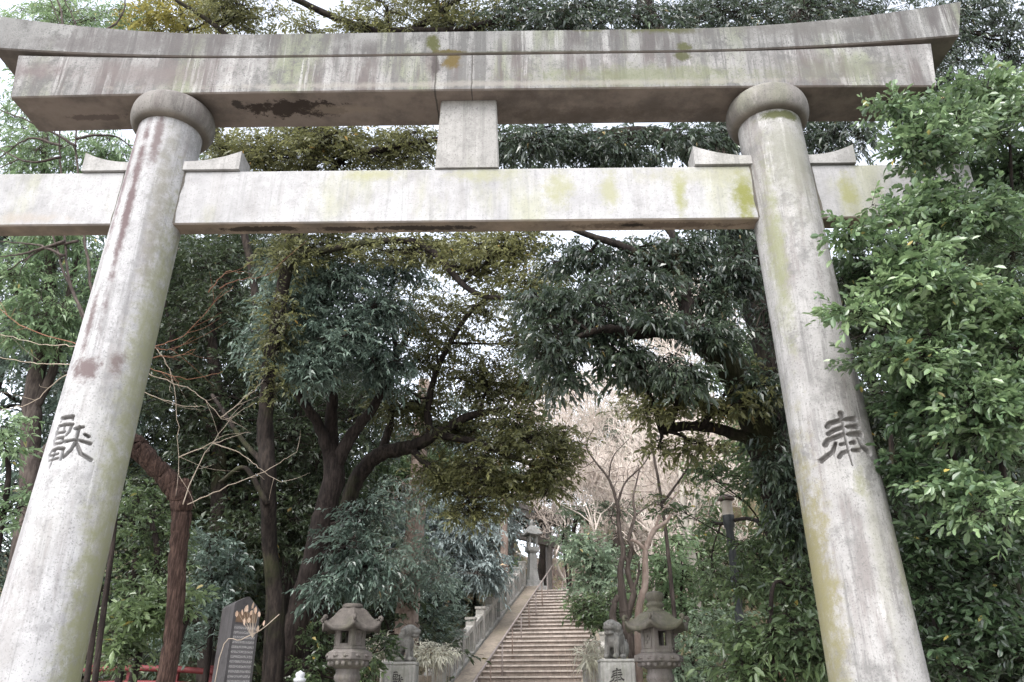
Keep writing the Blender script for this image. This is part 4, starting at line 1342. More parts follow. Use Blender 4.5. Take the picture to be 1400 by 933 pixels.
# --- tall dark tree, its canopy spreads over the gate
plant('tall_dark_tree', 'tall dark evergreen with straight black trunk behind the text slab', 'tree', 16,
      [[W(385, 12.2, 0, .18), (378, 860, 12.2, 16), (368, 750, 12, 13), (366, 650, 11.6, 14), (362, 580, 11.6, 13), (372, 480, 11.4, 12), (395, 350, 11.2, 11), (430, 210, 11, 10), (470, 100, 10.8, 9), (520, 48, 10.6, 8), (640, 40, 10.4, 6), (720, 5, 10.3, 4)],
       [(430, 210, 11, 8), (380, 120, 10.8, 6), (300, 40, 10.6, 4), (240, 0, 10.4, 3)],
       [(520, 48, 10.6, 8), (460, 25, 10.4, 6), (395, -5, 10.2, 5)],
       [(520, 60, 10.6, 6), (600, 20, 10.5, 5), (660, -30, 10.4, 4)],
       [(395, 350, 11.2, 8), (460, 225, 10.8, 7), (520, 205, 10.5, 6), (600, 190, 10.3, 4)], [(395, 350, 11.2, 7), (560, 330, 10.8, 6), (640, 395, 10.6, 5), (690, 408, 10.4, 4), (740, 400, 10.3, 3)],
       [(366, 640, 11.6, 6), (330, 600, 11.8, 4), (290, 540, 12, 3)], [(365, 690, 11.6, 6), (335, 640, 11.5, 4), (300, 660, 11.5, 3)]],
      [(480, 205, 10.6, 85, 30, .9, 170, .45), (380, 205, 10.8, 60, 30, .9, 120, .55), (570, 200, 10.5, 50, 30, .8, 100, .4), (600, 15, 10.6, 70, 35, 1, 150, .5), (340, 215, 11.2, 60, 26, .8, 90, .5), (540, 215, 11.0, 70, 24, .8, 90, .4), (320, 20, 10.8, 34, 26, .8, 60, .5), (470, 330, 12.0, 90, 26, .9, 90, .4), (610, 335, 11.8, 80, 26, .9, 90, .55), (510, 35, 10.5, 50, 24, .8, 80, .45), (650, 40, 10.6, 60, 24, .8, 90, .4), (310, 205, 10.8, 40, 30, .8, 60, .5), (430, 180, 10.6, 80, 22, .8, 90, .4), (420, 45, 10.4, 24, 14, .5, 24, .45), (330, 15, 10.6, 70, 40, 1, 110, .55), (530, 15, 10.6, 60, 25, .9, 60, .5),
       (380, 440, 11.0, 26, 50, .4, 46, .3), (392, 350, 10.9, 36, 30, .4, 46, .35), (372, 520, 11.2, 18, 30, .3, 24, .3), (430, 345, 11.5, 70, 25, .9, 90, .35), (560, 345, 11, 80, 22, .9, 110, .55), (680, 345, 10.8, 70, 28, .9, 120, .72), (720, 385, 10.6, 60, 30, .8, 100, .62), (640, 370, 11, 50, 25, .8, 60, .7), (700, 330, 10.6, 50, 20, .8, 60, .8)],
      L_OLIVE, B_DARK, leaf=.080, aspect=.42, per=9, slen=.27, droop=.2, hang=.05, subk=14, subr=.6, br=.03, twr=.003, dens=2.4, rs=.8)
plant('dark_understorey_tree', 'very dark dense evergreen filling the shade behind the bare shoots', 'tree', 17,
      [[W(300, 16, 0, .2), (295, 760, 16, 12), (300, 600, 16, 10), (290, 450, 16, 7), (310, 380, 16, 4)], [(300, 600, 16, 8), (250, 520, 16, 6), (230, 440, 16, 4)]],
      [(290, 420, 16, 75, 60, 1.4, 190, .4), (250, 520, 16.2, 60, 60, 1.4, 170, .3), (320, 540, 16.2, 75, 60, 1.4, 190, .25), (280, 640, 16, 80, 60, 1.4, 200, .3), (400, 620, 16.4, 70, 70, 1.4, 180, .25), (410, 720, 16.4, 70, 60, 1.4, 170, .35),
       (320, 740, 15.5, 75, 60, 1.4, 180, .35), (480, 560, 16.8, 70, 60, 1.4, 150, .2), (300, 350, 16.4, 70, 30, 1, 90, .5), (230, 380, 16.4, 40, 60, 1, 90, .45)],
      L_DARK, B_DARK, leaf=.125, aspect=.42, per=9, slen=.38, droop=.25, hang=.1, subk=16, subr=.55, br=.04, twr=.004, dens=2.1)
# --- yellow-green crown peeping over the gate
plant('yellow_green_tree', 'yellow green leafy treetop above the gate, farther than dark canopy', 'tree', 18,
      [[W(385, 14.5, 0, .12), (372, 700, 14.5, 6), (360, 500, 14.5, 5), (330, 300, 14.5, 5), (270, 100, 14.3, 4), (240, -20, 14.2, 2)]],
      [(230, 22, 13.8, 62, 34, .9, 170, .6), (290, 10, 13.8, 45, 24, .8, 80, .4), (200, -20, 14, 60, 30, .8, 90, .6)],
      L_YEL, B_DARK, leaf=.12, aspect=.42, per=8, slen=.34, droop=.2, hang=.05, subk=9, subr=.5, br=.03, dens=1.7)
# --- light green trees at the west edge
plant('feathery_tree', 'feathery light green tree on slim stems left of the white pillar', 'tree', 19,
      [[W(30, 15, 0, .28), (38, 700, 15, 17), (42, 600, 15, 16), (48, 520, 15, 14), (70, 400, 15, 9), (60, 250, 15, 6), (70, 60, 15, 3)], [(46, 560, 15, 9), (75, 500, 15, 7), (90, 420, 15, 5), (120, 300, 15, 3)],
       [(40, 640, 15, 9), (75, 600, 15, 8), (100, 520, 15, 7), (150, 430, 15, 4)]],
      [(60, 210, 14.6, 70, 45, 1.2, 150, .6), (30, 380, 14.4, 60, 45, 1, 150, .55), (80, 330, 14.6, 60, 35, 1, 120, .5), (60, 440, 14.3, 60, 40, 1, 130, .5), (140, 210, 15, 50, 35, 1, 90, .5), (75, 25, 14.8, 90, 40, 1.2, 170, .85), (20, 160, 14.6, 40, 50, 1, 80, .6),
       (180, 20, 15, 50, 36, 1, 80, .75), (130, 120, 15, 50, 50, 1, 70, .6), (320, 215, 16, 40, 30, .8, 40, .5), (130, 380, 14.8, 45, 50, 1, 80, .45)],
      L_LIGHT, B_GREY, leaf=.13, aspect=.32, per=11, slen=.42, droop=.4, hang=.25, subk=11, subr=.5, br=.025, twr=.004, dens=1.8, rs=.8)
plant('feathery_tree', 'shaded bluish tree with thick trunk low beside the white pillar', 'tree', 20,
      [[W(85, 17, 0, .3), (95, 700, 17, 14), (110, 600, 17, 12), (150, 500, 17, 8), (170, 420, 17, 5)]],
      [(20, 500, 17, 60, 50, 1.2, 110, .35), (90, 540, 17.4, 70, 60, 1.2, 140, .3), (30, 640, 17, 60, 70, 1.2, 140, .35), (130, 640, 17.4, 60, 70, 1.2, 130, .3), (0, 760, 16, 50, 60, 1, 100, .35), (160, 560, 17.5, 50, 60, 1, 100, .3)],
      L_BLUE, B_DARK, leaf=.15, aspect=.36, per=9, slen=.42, droop=.3, hang=.15, subk=10, subr=.45)
plant('light_shrub', 'fresh light green shrub low at the edge beside the white pillar', 'shrub', 21, [[W(-5, 9.5, 0, .04), (5, 700, 9.5, 4), (10, 620, 9.5, 3)]],
      [(5, 595, 9.5, 30, 32, .5, 80, .6), (15, 700, 9.5, 40, 40, .5, 70, .3)], L_LIGHT, B_BROWN, parts=('stem', 'foliage'), leaf=.09, aspect=.4, per=9, slen=.25, subk=8)

# --- pruned tree and bare shoots behind the west pillar
rng = np.random.default_rng(30)
pr = MB()
limbs(pr, rng, [[W(215, 8, 0, .13), (228, 925, 8, 15), (238, 850, 8, 14), (243, 770, 8, 14), (247, 712, 8, 15), (248, 688, 8, 17.5), (241, 670, 8, 18), (228, 655, 7.97, 16), (209, 634, 7.92, 15.5), (193, 618, 7.9, 16), (186, 610, 7.9, 17.5), (176, 601, 7.9, 14)],
                [(247, 692, 8, 12), (252, 674, 8, 9), (254, 658, 8, 8.5)]], 14, .04, .84)
b0 = W(215, 8, 0, .1)[:3]
pt = thing('pruned_tree', 'lopped reddish trunk bent at the top, behind the white pillar', 'tree', b0)
pr.build('trunk', B_RED, pt, origin=b0)
M_CUT = plain('cut_wood', (.40, .30, .22), (.50, .40, .30), 12)
cp = P(178, 603, 7.9)
MB().ell(cp, (.05, .06, .075), 12).build('cut_face', M_CUT, pt, origin=b0)
MB().lathe([(.055, 0), (.05, .012), (.001, .014)], tuple(P(252, 660, 8)), 14).build('cut_face', M_CUT, pt, origin=b0)


def twigs(name, label, cat, Y, lines, mat, rad, basep, part='branch', side=0.0, seed=1, stem=None):
    rng = np.random.default_rng(seed)
    m = MB()
    for ln in lines:
        pts = [P(x, y, Y + side * (q / max(1, len(ln) - 1))) for q, (x, y) in enumerate(ln)]
        p, r = smooth(pts, np.linspace(rad, rad * .35, len(pts)), 6)
        p[1:] += rng.normal(0, .006, (len(p) - 1, 3))
        m.tube(p, r, 5)
        for q in range(max(1, len(p) // 5)):
            a = rng.integers(len(p) // 3, len(p))
            d = unit(p[a] - p[max(0, a - 2)])
            e = p[a] + (d + rng.normal(0, .55, 3)) * rng.uniform(.12, .35)
            pp, rr = smooth([p[a], (p[a] + e) / 2 + rng.normal(0, .02, 3), e], [rad * .4, rad * .3, rad * .15], 4)
            m.tube(pp, rr, 4)
    t = thing(name, label, cat, basep)
    if stem:
        s = MB()
        limbs(s, rng, stem, 10, rs=.6)
        s.build('stem', B_BROWN, t, origin=basep)
    m.build(part, mat, t, origin=basep)
    return t


sb_ = W(150, 7.4, 0, .1)[:3]
twigs('bare_sapling', 'leafless sapling with long reddish and pale shoots spreading behind the white pillar', 'sapling', 7.4,
      [[(170, 500), (209, 475), (251, 460), (288, 420), (319, 391)], [(170, 490), (209, 477), (237, 478), (264, 462)], [(170, 510), (206, 489), (240, 488), (266, 478)],
       [(170, 520), (204, 504), (255, 519), (306, 508)], [(300, 395), (330, 382), (365, 378)], [(285, 400), (310, 372), (330, 375)],
       [(150, 480), (98, 469), (36, 449), (0, 424), (-40, 400)], [(190, 480), (200, 430), (215, 400), (228, 380)]],
      B_TWIGR, .0065, sb_, side=.1, seed=3, stem=[[W(150, 7.4, 0, .05), (148, 700, 7.4, 6), (160, 560, 7.4, 5), (170, 480, 7.4, 4), (172, 430, 7.4, 2)]])
sb_ = W(160, 7.7, 0, .1)[:3]
twigs('bare_sapling', 'leafless sapling with pale drooping whips crossing the dark trunk', 'sapling', 7.7,
      [[(170, 500), (200, 511), (255, 530), (284, 551), (308, 573), (348, 551)], [(160, 520), (197, 537), (248, 555), (281, 557)], [(205, 470), (215, 478), (233, 511), (242, 573), (244, 650)],
       [(302, 571), (328, 551), (357, 524)], [(150, 480), (97, 473), (55, 471), (0, 457), (-40, 452)], [(150, 500), (91, 498), (44, 497), (0, 489), (-40, 480)], [(140, 500), (87, 515), (47, 548), (0, 562), (-40, 570)],
       [(244, 626), (291, 606), (342, 591)], [(291, 606), (328, 620), (353, 639), (385, 660)], [(256, 690), (310, 665), (370, 640), (405, 618)], [(250, 690), (280, 620), (320, 570)]],
      B_TWIG, .0062, sb_, side=.1, seed=4, stem=[[W(160, 7.7, 0, .05), (158, 700, 7.7, 6), (162, 560, 7.7, 5), (165, 480, 7.7, 4), (160, 430, 7.7, 2)]])
sb_ = W(135, 10, 0, .1)[:3]
twigs('bare_sapling', 'tall slim leafless stems rising behind the crossbeam left of the pillar', 'sapling', 10,
      [[(128, 470), (113, 431), (95, 380), (89, 324), (84, 240), (82, 180), (88, 60), (60, -20)], [(135, 470), (124, 384), (115, 324), (107, 240), (104, 180), (110, 60), (80, -20)], [(120, 440), (91, 380), (73, 325), (60, 290)],
       [(89, 330), (40, 345), (0, 352)], [(84, 200), (40, 190), (0, 215)], [(84, 215), (40, 222), (0, 205)], [(104, 200), (60, 175), (0, 150)], [(104, 190), (150, 185), (180, 200)], [(88, 350), (50, 335), (0, 330)], [(107, 330), (60, 340), (10, 370)], [(88, 60), (82, 10), (60, -40)], [(110, 60), (165, 25), (172, -30)]],
      B_GREY, .024, sb_, side=.15, seed=5, stem=[[W(135, 10, 0, .06), (132, 700, 10, 7), (130, 480, 10, 5)]])

# dry leaved sprig in front of the slab
dr = MB()
rng = np.random.default_rng(41)
spots = [(324, 835), (331, 833), (339, 827), (347, 823), (345, 834), (354, 836), (334, 845), (341, 844), (353, 855), (362, 848), (336, 829), (350, 829)]
bp_ = P(300, 900, 10.2)
cen = P(345, 872, 10.2)
gb = (float(bp_[0]), 10.2, 0.0)
dr.tube(smooth([np.array(gb), bp_, P(330, 875, 10.2), P(356, 862, 10.2), P(382, 840, 10.2)], [.01, .008, .006, .005, .003], 5)[0], .005, 5, 1)
B_, D_, N_ = [], [], []
for (x, y) in spots:
    p = P(x, y, 10.2 + rng.normal(0, .05))
    dr.sticks([cen], [p], .003, .0015, 3, 1)
    for q in range(1):
        B_.append(p)
        D_.append((rng.normal(0, .25), rng.normal(0, .2), -1))
        N_.append((rng.normal(0, .5), -1, .1))
leaves(dr, np.array(B_), np.array(D_), np.array(N_), rng.uniform(.06, .09, len(B_)), rng.uniform(.03, .045, len(B_)), rng.uniform(.3, 1, len(B_)), 0, True, .1)
t = thing('dry_sapling', 'thin sapling with a few dry pinkish leaves before the text slab', 'sapling', gb)
dr.build('foliage', [L_DRY, B_TWIG], t, origin=gb)

# --- shrubs of the lower left
for (lab, seed, Y, st_, cl, lm) in [
    ('pale green sprays of a shrub in front of the red railing', 50, 8.6, [[W(185, 8.6, 0, .03), (190, 900, 8.6, 4), (200, 850, 8.6, 3)], [W(185, 8.6, 0, .03), (235, 905, 8.6, 4), (262, 830, 8.6, 3)]],
     [(185, 845, 8.5, 42, 26, .4, 90, .75), (232, 825, 8.5, 36, 26, .4, 90, .75), (160, 885, 8.4, 40, 26, .4, 80, .65)], L_MID),
    ('dark glossy shrub between white pillar and the lopped trunk', 51, 11, [[W(175, 11, 0, .05), (180, 820, 11, 5), (185, 720, 11, 3)], [W(175, 11, 0, .05), (210, 800, 11, 5), (205, 700, 11, 3)]],
     [(180, 710, 11, 45, 40, .7, 120, .5), (190, 790, 10.8, 50, 40, .7, 140, .45), (225, 740, 11.2, 40, 50, .7, 110, .3), (160, 840, 10.6, 50, 35, .6, 100, .35)], L_MID),
    ('shaded shrub behind the lopped trunk, left of the text slab', 52, 12.6, [[W(290, 12.6, 0, .05), (290, 850, 12.6, 4), (285, 770, 12.6, 3)]],
     [(285, 760, 12.6, 40, 45, .7, 110, .45), (290, 830, 12.4, 40, 40, .6, 110, .55), (265, 872, 12.9, 45, 22, .5, 80, .6), (320, 790, 12.9, 25, 40, .6, 60, .35), (230, 880, 13.4, 40, 24, .4, 70, .55)], L_BLUE)]:
    plant('shrub', lab, 'shrub', seed, st_, cl, lm, B_BROWN, parts=('stem', 'foliage'), leaf=.085 if Y < 12 else .10, aspect=.40, per=9, slen=.24, droop=.2, hang=.05, oval=Y < 10, subk=9, subr=.42, br=.012, twr=.003)
plant('ivy_shrub', 'ivy and low leaves climbing round the foot of the forked tree', 'shrub', 53, [[W(440, 12.4, 0, .03), (436, 900, 12.4, 3), (430, 840, 12.4, 2)]],
      [(432, 880, 12.3, 26, 36, .4, 70, .3), (425, 915, 12.2, 34, 20, .4, 60, .45), (505, 915, 12.6, 28, 22, .4, 60, .5), (520, 890, 13, 22, 18, .4, 40, .4)], L_MID, B_BROWN, parts=('stem', 'foliage'), leaf=.08, aspect=.6, per=8, slen=.2, subk=8)

# --- trees along the west side of the stairs
plant('grey_blue_tree', 'silvery grey blue evergreen beside the stone balustrade', 'tree', 60,
      [[W(590, 27, 2, .16), (592, 820, 27, 6), (600, 760, 27, 5), (605, 700, 27, 3)], [(595, 800, 27, 4), (640, 770, 27, 3), (665, 740, 27, 2)]],
      [(585, 690, 27.0, 55, 45, 1.3, 200, .75), (640, 720, 26.8, 55, 42, 1.3, 210, .72), (560, 750, 26.8, 50, 45, 1.2, 190, .5), (620, 780, 26.6, 60, 30, 1.2, 180, .4), (665, 770, 26.6, 30, 35, 1, 110, .6), (510, 740, 27.5, 50, 60, 1.2, 150, .4), (650, 670, 27.4, 40, 25, 1, 90, .7), (500, 820, 26.0, 50, 40, 1.2, 120, .25)],
      L_GREY, B_GREY, leaf=.19, aspect=.32, per=10, slen=.55, droop=.35, hang=.2, subk=11, subr=.48, br=.03, twr=.006, dens=1.4)
for (lab, seed, x0, Y, cl) in [
    ('small layered dark green conifer nearest the low end of balustrade', 61, 598, 22.5, [(600, 800, 22.5, 40, 12, .8, 110, .6), (592, 825, 22.4, 44, 11, .8, 110, .55), (596, 850, 22.3, 40, 12, .8, 110, .5), (585, 872, 22.2, 38, 12, .8, 90, .5)]),
    ('small layered dark green conifer higher up along the balustrade', 62, 650, 28, [(652, 780, 28, 30, 11, .8, 100, .65), (650, 802, 28, 32, 11, .8, 100, .6), (644, 826, 28, 30, 11, .8, 90, .55), (636, 846, 27.8, 24, 10, .7, 60, .5)])]:
    plant('conifer', lab, 'tree', seed, [[W(x0, Y, float(ground_h(P(x0, 850, Y)[0], Y)), .08), (x0, 850, Y, 2.5), (x0 - 2, 790, Y, 1.5)]], cl, L_BLUE, B_DARK, group='small conifers beside the balustrade', leaf=.15, aspect=.24, per=12, slen=.42, droop=.1, hang=.02, subk=7, subr=.5, flat=2.0, br=.02)
plant('yellow_shrub', 'small yellowish green shrub beside the pale trunk at the upper balustrade', 'shrub', 63, [[W(696, 33, 4.6, .04), (694, 800, 33, 1.5)]], [(690, 795, 33, 20, 10, .6, 60, .75), (676, 802, 32, 18, 9, .6, 40, .6), (704, 772, 34, 10, 20, .5, 40, .7)], L_LIGHT, B_BROWN, parts=('stem', 'foliage'), leaf=.14, aspect=.4, per=8, slen=.3, subk=5)
plant('pale_trunk_tree', 'stout pale pinkish trunk rising behind the closed mouth lion', 'tree', 64, [[W(548, 18, 0, .50), (553, 900, 18, 26), (556, 850, 18, 22), (560, 800, 18, 20), (566, 740, 18, 18), (572, 640, 18, 15), (580, 520, 18, 10)]],
      [(560, 590, 18, 60, 40, 1.4, 110, .3), (600, 550, 18, 60, 40, 1.4, 100, .3), (560, 690, 17.2, 50, 40, .8, 130, .9), (560, 760, 17.0, 45, 30, .7, 120, .9), (535, 800, 17.2, 36, 22, .6, 60, .7), (590, 790, 17.2, 34, 20, .6, 50, .8)], L_BLUE, B_PINK, leaf=.13, aspect=.36, per=9, slen=.40, droop=.3, hang=.15, subk=10, subr=.5, br=.03, rs=.74)
plant('pale_trunk_tree', 'slim pale pinkish trunk beside the tall granite lantern', 'tree', 65, [[W(688, 31, 4.5, .25), (690, 795, 31, 8), (689, 740, 31, 7), (688, 690, 31, 6), (686, 600, 31, 5)]],
      [(675, 640, 31, 40, 36, 1.4, 100, .4), (700, 590, 31, 40, 36, 1.4, 80, .4)], L_MID, B_PINK, leaf=.22, aspect=.4, per=8, slen=.6, subk=9, br=.05, rs=.8)
plant('dark_tree', 'black silhouetted tree behind the distant gate', 'tree', 66, [[W(744, 42, 5.5, .35), (742, 780, 42, 7), (745, 740, 42, 7), (735, 700, 42, 6), (725, 660, 42, 5)], [(743, 740, 42, 5), (715, 715, 42, 4), (700, 690, 42, 3)]],
      [(730, 690, 42, 36, 22, 2, 140, .2), (760, 700, 42, 26, 22, 2, 110, .25), (700, 710, 42, 18, 16, 1.5, 50, .25), (740, 655, 42, 50, 26, 2, 130, .3)], L_DARK, B_DARK, leaf=.26, aspect=.5, per=8, slen=.7, subk=10, br=.1)

# sasa bamboo clumps round the statue
for (lab, seed, cl) in [('whitish dwarf bamboo clump between the closed mouth lion and fence', 70, [(590, 893, 15.4, 22, 10, .3, 70, .65), (612, 892, 15.4, 12, 8, .3, 30, .6), (572, 890, 15.4, 12, 9, .3, 30, .7)]),
                        ('whitish dwarf bamboo clump left of the closed mouth lion', 71, [(512, 890, 14.8, 16, 12, .3, 45, .5), (525, 882, 15, 10, 8, .3, 25, .45)]),
                        ('straw coloured dwarf bamboo tuft before the open mouth lion', 72, [(813, 892, 15.2, 12, 16, .25, 45, .6), (806, 900, 15, 9, 8, .2, 22, .5)])]:
    rng = np.random.default_rng(seed)
    m = MB()
    c0 = P(*cl[0][:3])
    crown(m, rng, cl, None, leaf=.17, aspect=.16, per=7, slen=.16, droop=.35, hang=.1, oval=False, subk=6, subr=.6, flat=.6)
    n = 40
    tops = c0 + rng.normal(0, .15, (n, 3)) * np.array([1.6, .6, .4])
    bt = tops.copy()
    bt[:, 2] = 0.0
    bt[:, :2] = c0[:2] + (tops[:, :2] - c0[:2]) * .6
    m.sticks(bt, tops, .004, .003, 3, 1)
    gb = (float(c0[0]), float(c0[1]), 0.0)
    tag(m.build('dwarf_bamboo', [L_SASA, B_TWIG], None, gb, gb), lab, 'bamboo', 'dwarf bamboo clumps near the statues')


# --- bare deciduous trees
def bare_tree(name, label, seed, base, h, spread, mat, levels=5, r0=.09, group=None, lean=(0, 0), fine=1.0, up=.35, kids=3):
    rng = np.random.default_rng(seed)
    tr, tw = MB(), MB()
    A, Bq, RA, RB = [], [], [], []

    def grow(p, d, ln, r, lv):
        n = 4 if lv < 3 else 2
        pts = [p]
        dd = d
        for q in range(n):
            dd = unit(dd + rng.normal(0, .20, 3) + np.array([0, 0, .05]))
            pts.append(pts[-1] + dd * ln / n)
        if lv <= 1:
            pp, rr = smooth(pts, np.linspace(r, r * .62, len(pts)), 4)
            tr.tube(pp, rr, 8)
        else:
            rr = np.linspace(r, r * .55, len(pts))
            for q in range(n):
                A.append(pts[q]); Bq.append(pts[q + 1]); RA.append(rr[q]); RB.append(rr[q + 1])
        if lv >= levels:
            return
        kk = kids + (1 if lv >= 2 and rng.random() < .75 * fine else 0)
        for q in range(kk):
            a = pts[-1] if q == 0 else pts[rng.integers(max(1, n - 2), n + 1)]
            nd = unit(dd * .75 + rng.normal(0, spread, 3) * np.array([1, 1, .7]) + np.array([0, 0, up]))
            grow(a, nd, ln * rng.uniform(.62, .86), r * rng.uniform(.48, .62), lv + 1)

    b = np.array(base, float)
    grow(b, unit(np.array([lean[0], lean[1], 1.0])), h * .30, r0, 0)
    t = thing(name, label, 'tree', base, 0, group)
    tr.build('trunk', mat, t, origin=b)
    tw.sticks(np.array(A), np.array(Bq), np.maximum(np.array(RA), .011), np.maximum(np.array(RB), .009), 3)
    tw.build('crown', mat, t, origin=b)
    return t


def on_ground(px, Y):
    x = P(px, 800, Y)[0]
    return (float(x), float(Y), float(ground_h(x, Y)))


BT = 'bare trees on the far slope'
bare_tree('bare_tree', 'beige leafless tree on the slope just right of the far gate', 80, on_ground(812, 31), 7.5, .55, B_BEIGE, 6, 0.078, BT, (-.1, 0))
bare_tree('bare_tree', 'beige leafless tree rising behind the twisted bare tree', 81, on_ground(870, 33), 9, .55, B_BEIGE, 6, 0.091, BT)
bare_tree('bare_tree', 'pinkish leafless tree highest up the slope under the arching limb', 82, on_ground(930, 36), 10, .55, B_BEIGE, 6, 0.098, BT)
bare_tree('bare_tree', 'beige leafless tree partly behind the lamp post', 83, on_ground(990, 29), 8, .5, B_BEIGE, 6, 0.085, BT)
bare_tree('bare_tree', 'leafless tree overhanging the top of the stairs', 84, on_ground(800, 37), 9, .6, B_BEIGE, 6, 0.085, BT, (-.25, 0))
bare_tree('bare_tree', 'pale leafless tree on the crest of the slope', 85, on_ground(880, 42), 10, .6, B_BEIGE, 6, 0.104, BT)
bare_tree('bare_tree', 'leafless tree between the twisted tree and the arching limb, mid slope', 87, on_ground(905, 30), 9, .6, B_BEIGE, 6, 0.085, BT)
bare_tree('bare_tree', 'leafless tree high behind, filling the sky under the leaning tree crown', 88, on_ground(835, 46), 19, .6, B_BEIGE, 6, 0.111, BT)
bare_tree('bare_tree', 'leafless tree topmost on the crest behind the broken limb stub', 89, on_ground(960, 44), 18, .6, B_BEIGE, 6, 0.111, BT)
bare_tree('bare_tree', 'leafless crest tree just left of the arching limb', 91, on_ground(900, 47), 21, .6, B_BEIGE, 6, 0.117, BT)
bare_tree('bare_tree', 'leafless tree seen right over the far gate roof', 92, on_ground(790, 50), 17, .6, B_BEIGE, 6, 0.104, BT)
bare_tree('bare_tree', 'tall pale leafless tree filling the gap under the hanging dark leaves', 93, on_ground(868, 41), 18, .6, B_BEIGE, 6, .11, BT)
bare_tree('bare_tree', 'tall pale leafless tree behind the broken limb, above the lamp post', 94, on_ground(985, 40), 16, .6, B_BEIGE, 6, .11, BT)
bare_tree('bare_tree', 'pale leafless tree directly under the olive crown edge, high behind', 95, on_ground(812, 43), 16, .6, B_BEIGE, 6, .10, BT)
k = NT('blossom_pink')
M_PINK = k.done(k.pbr(k.mix(k.rng(k.noise(3, 3), .3, .7), (.50, .36, .36), (.66, .55, .54)), .8))
bare_tree('blossom_tree', 'pale pink twiggy tree beyond the head of the stairs', 86, (float(P(774, 800, 44)[0]), 44.0, TOPZ - .3), 6, .6, M_PINK, 6, .08, None)

# twisted bare plum before the slope
rng = np.random.default_rng(90)
tr = MB()
lines = [[W(872, 15.2, 0, .16), (869, 925, 15.2, 12), (862, 880, 15.2, 11), (853, 835, 15.2, 11), (848, 780, 15.2, 7), (852, 755, 15.2, 6), (846, 720, 15.2, 5), (844, 690, 15.2, 4), (832, 655, 15.2, 3), (813, 630, 15.2, 2.2), (802, 610, 15.2, 1.5), (812, 585, 15.2, 1)],
         [(858, 890, 15.2, 10), (846, 866, 15.2, 9), (838, 845, 15.2, 8), (840, 826, 15.2, 7), (845, 815, 15.2, 6)],
         [(856, 850, 15.2, 9), (866, 812, 15.2, 7), (858, 780, 15.2, 6), (864, 750, 15.2, 5), (860, 735, 15.2, 4.5), (868, 705, 15.2, 3.5), (866, 680, 15.2, 2.5), (875, 640, 15.2, 1.5)],
         [(853, 760, 15.2, 4), (860, 768, 15.2, 4), (864, 748, 15.2, 3.5)], [(844, 690, 15.2, 3), (855, 660, 15.2, 2.2), (880, 635, 15.2, 1.5), (900, 600, 15.2, .8)], [(832, 655, 15.2, 2), (838, 625, 15.2, 1.4), (860, 600, 15.2, .8)],
         [(862, 810, 15.2, 5), (872, 790, 15.2, 3), (874, 770, 15.2, 2)], [(868, 705, 15.2, 2.4), (890, 690, 15.2, 1.5), (915, 680, 15.2, .8)], [(846, 720, 15.2, 2), (836, 712, 15.2, 1.2), (840, 690, 15.2, .7)], [(813, 630, 15.2, 1.4), (795, 640, 15.2, .8), (780, 630, 15.2, .5)]]
lp_ = limbs(tr, rng, lines, 9, rs=.6)
tw = MB()
A, Bq = [], []
for q in range(150):
    a = lp_[rng.integers(len(lp_) // 6, len(lp_))]
    if a[2] < 3.0:
        continue
    p = np.array(a[:3])
    d = unit(rng.normal(0, 1, 3) + np.array([0, 0, .9]))
    for s in range(3):
        e = p + d * rng.uniform(.08, .2)
        A.append(p); Bq.append(e)
        p, d = e, unit(d + rng.normal(0, .35, 3))
b0 = W(872, 15.2, 0, .2)[:3]
t = thing('twisted_bare_tree', 'twisted brown bare tree with looping stems behind the bulb topped lantern', 'tree', b0)
tr.build('trunk', bark('bark_plum', (.10, .08, .07), (.20, .165, .145), bump=.5), t, origin=b0)
tw.sticks(np.array(A), np.array(Bq), .005, .003, 3)
tw.build('crown', B_GREY, t, origin=b0)
tp = P(883, 800, 15)
tr = MB()
limbs(tr, rng, [[W(870, 15, 0, .08), (872, 860, 15, 5), (882, 800, 15, 5), (882, 760, 15, 4), (884, 748, 15, 4), (895, 725, 15, 3.5), (912, 712, 15, 2.5), (925, 690, 15, 1.5)], [(884, 755, 15, 3), (872, 742, 15, 2.5), (862, 738, 15, 2)], [(895, 725, 15, 2), (905, 700, 15, 1.4), (930, 670, 15, .8)]], 8)
b0 = W(870, 15, 0, .1)[:3]
t = thing('pale_sapling', 'pale limbed sapling rising just behind the bulb topped lantern', 'sapling', b0)
tr.build('trunk', B_PINK, t, origin=b0)
tr = MB()
limbs(tr, rng, [[W(955, 19, 0, .1), (950, 790, 19, 6), (940, 740, 19, 5), (935, 700, 19, 4.5), (930, 640, 19, 3)], [(940, 740, 19, 4), (950, 690, 19, 3), (955, 640, 19, 2)]], 8)
b0 = W(955, 19, 0, .1)[:3]
t = thing('pale_sapling', 'white barked slanting young trunk between the lantern and lamp post', 'sapling', b0)
tr.build('trunk', bark('bark_white', (.42, .38, .33), (.58, .54, .48), bump=.2), t, origin=b0)

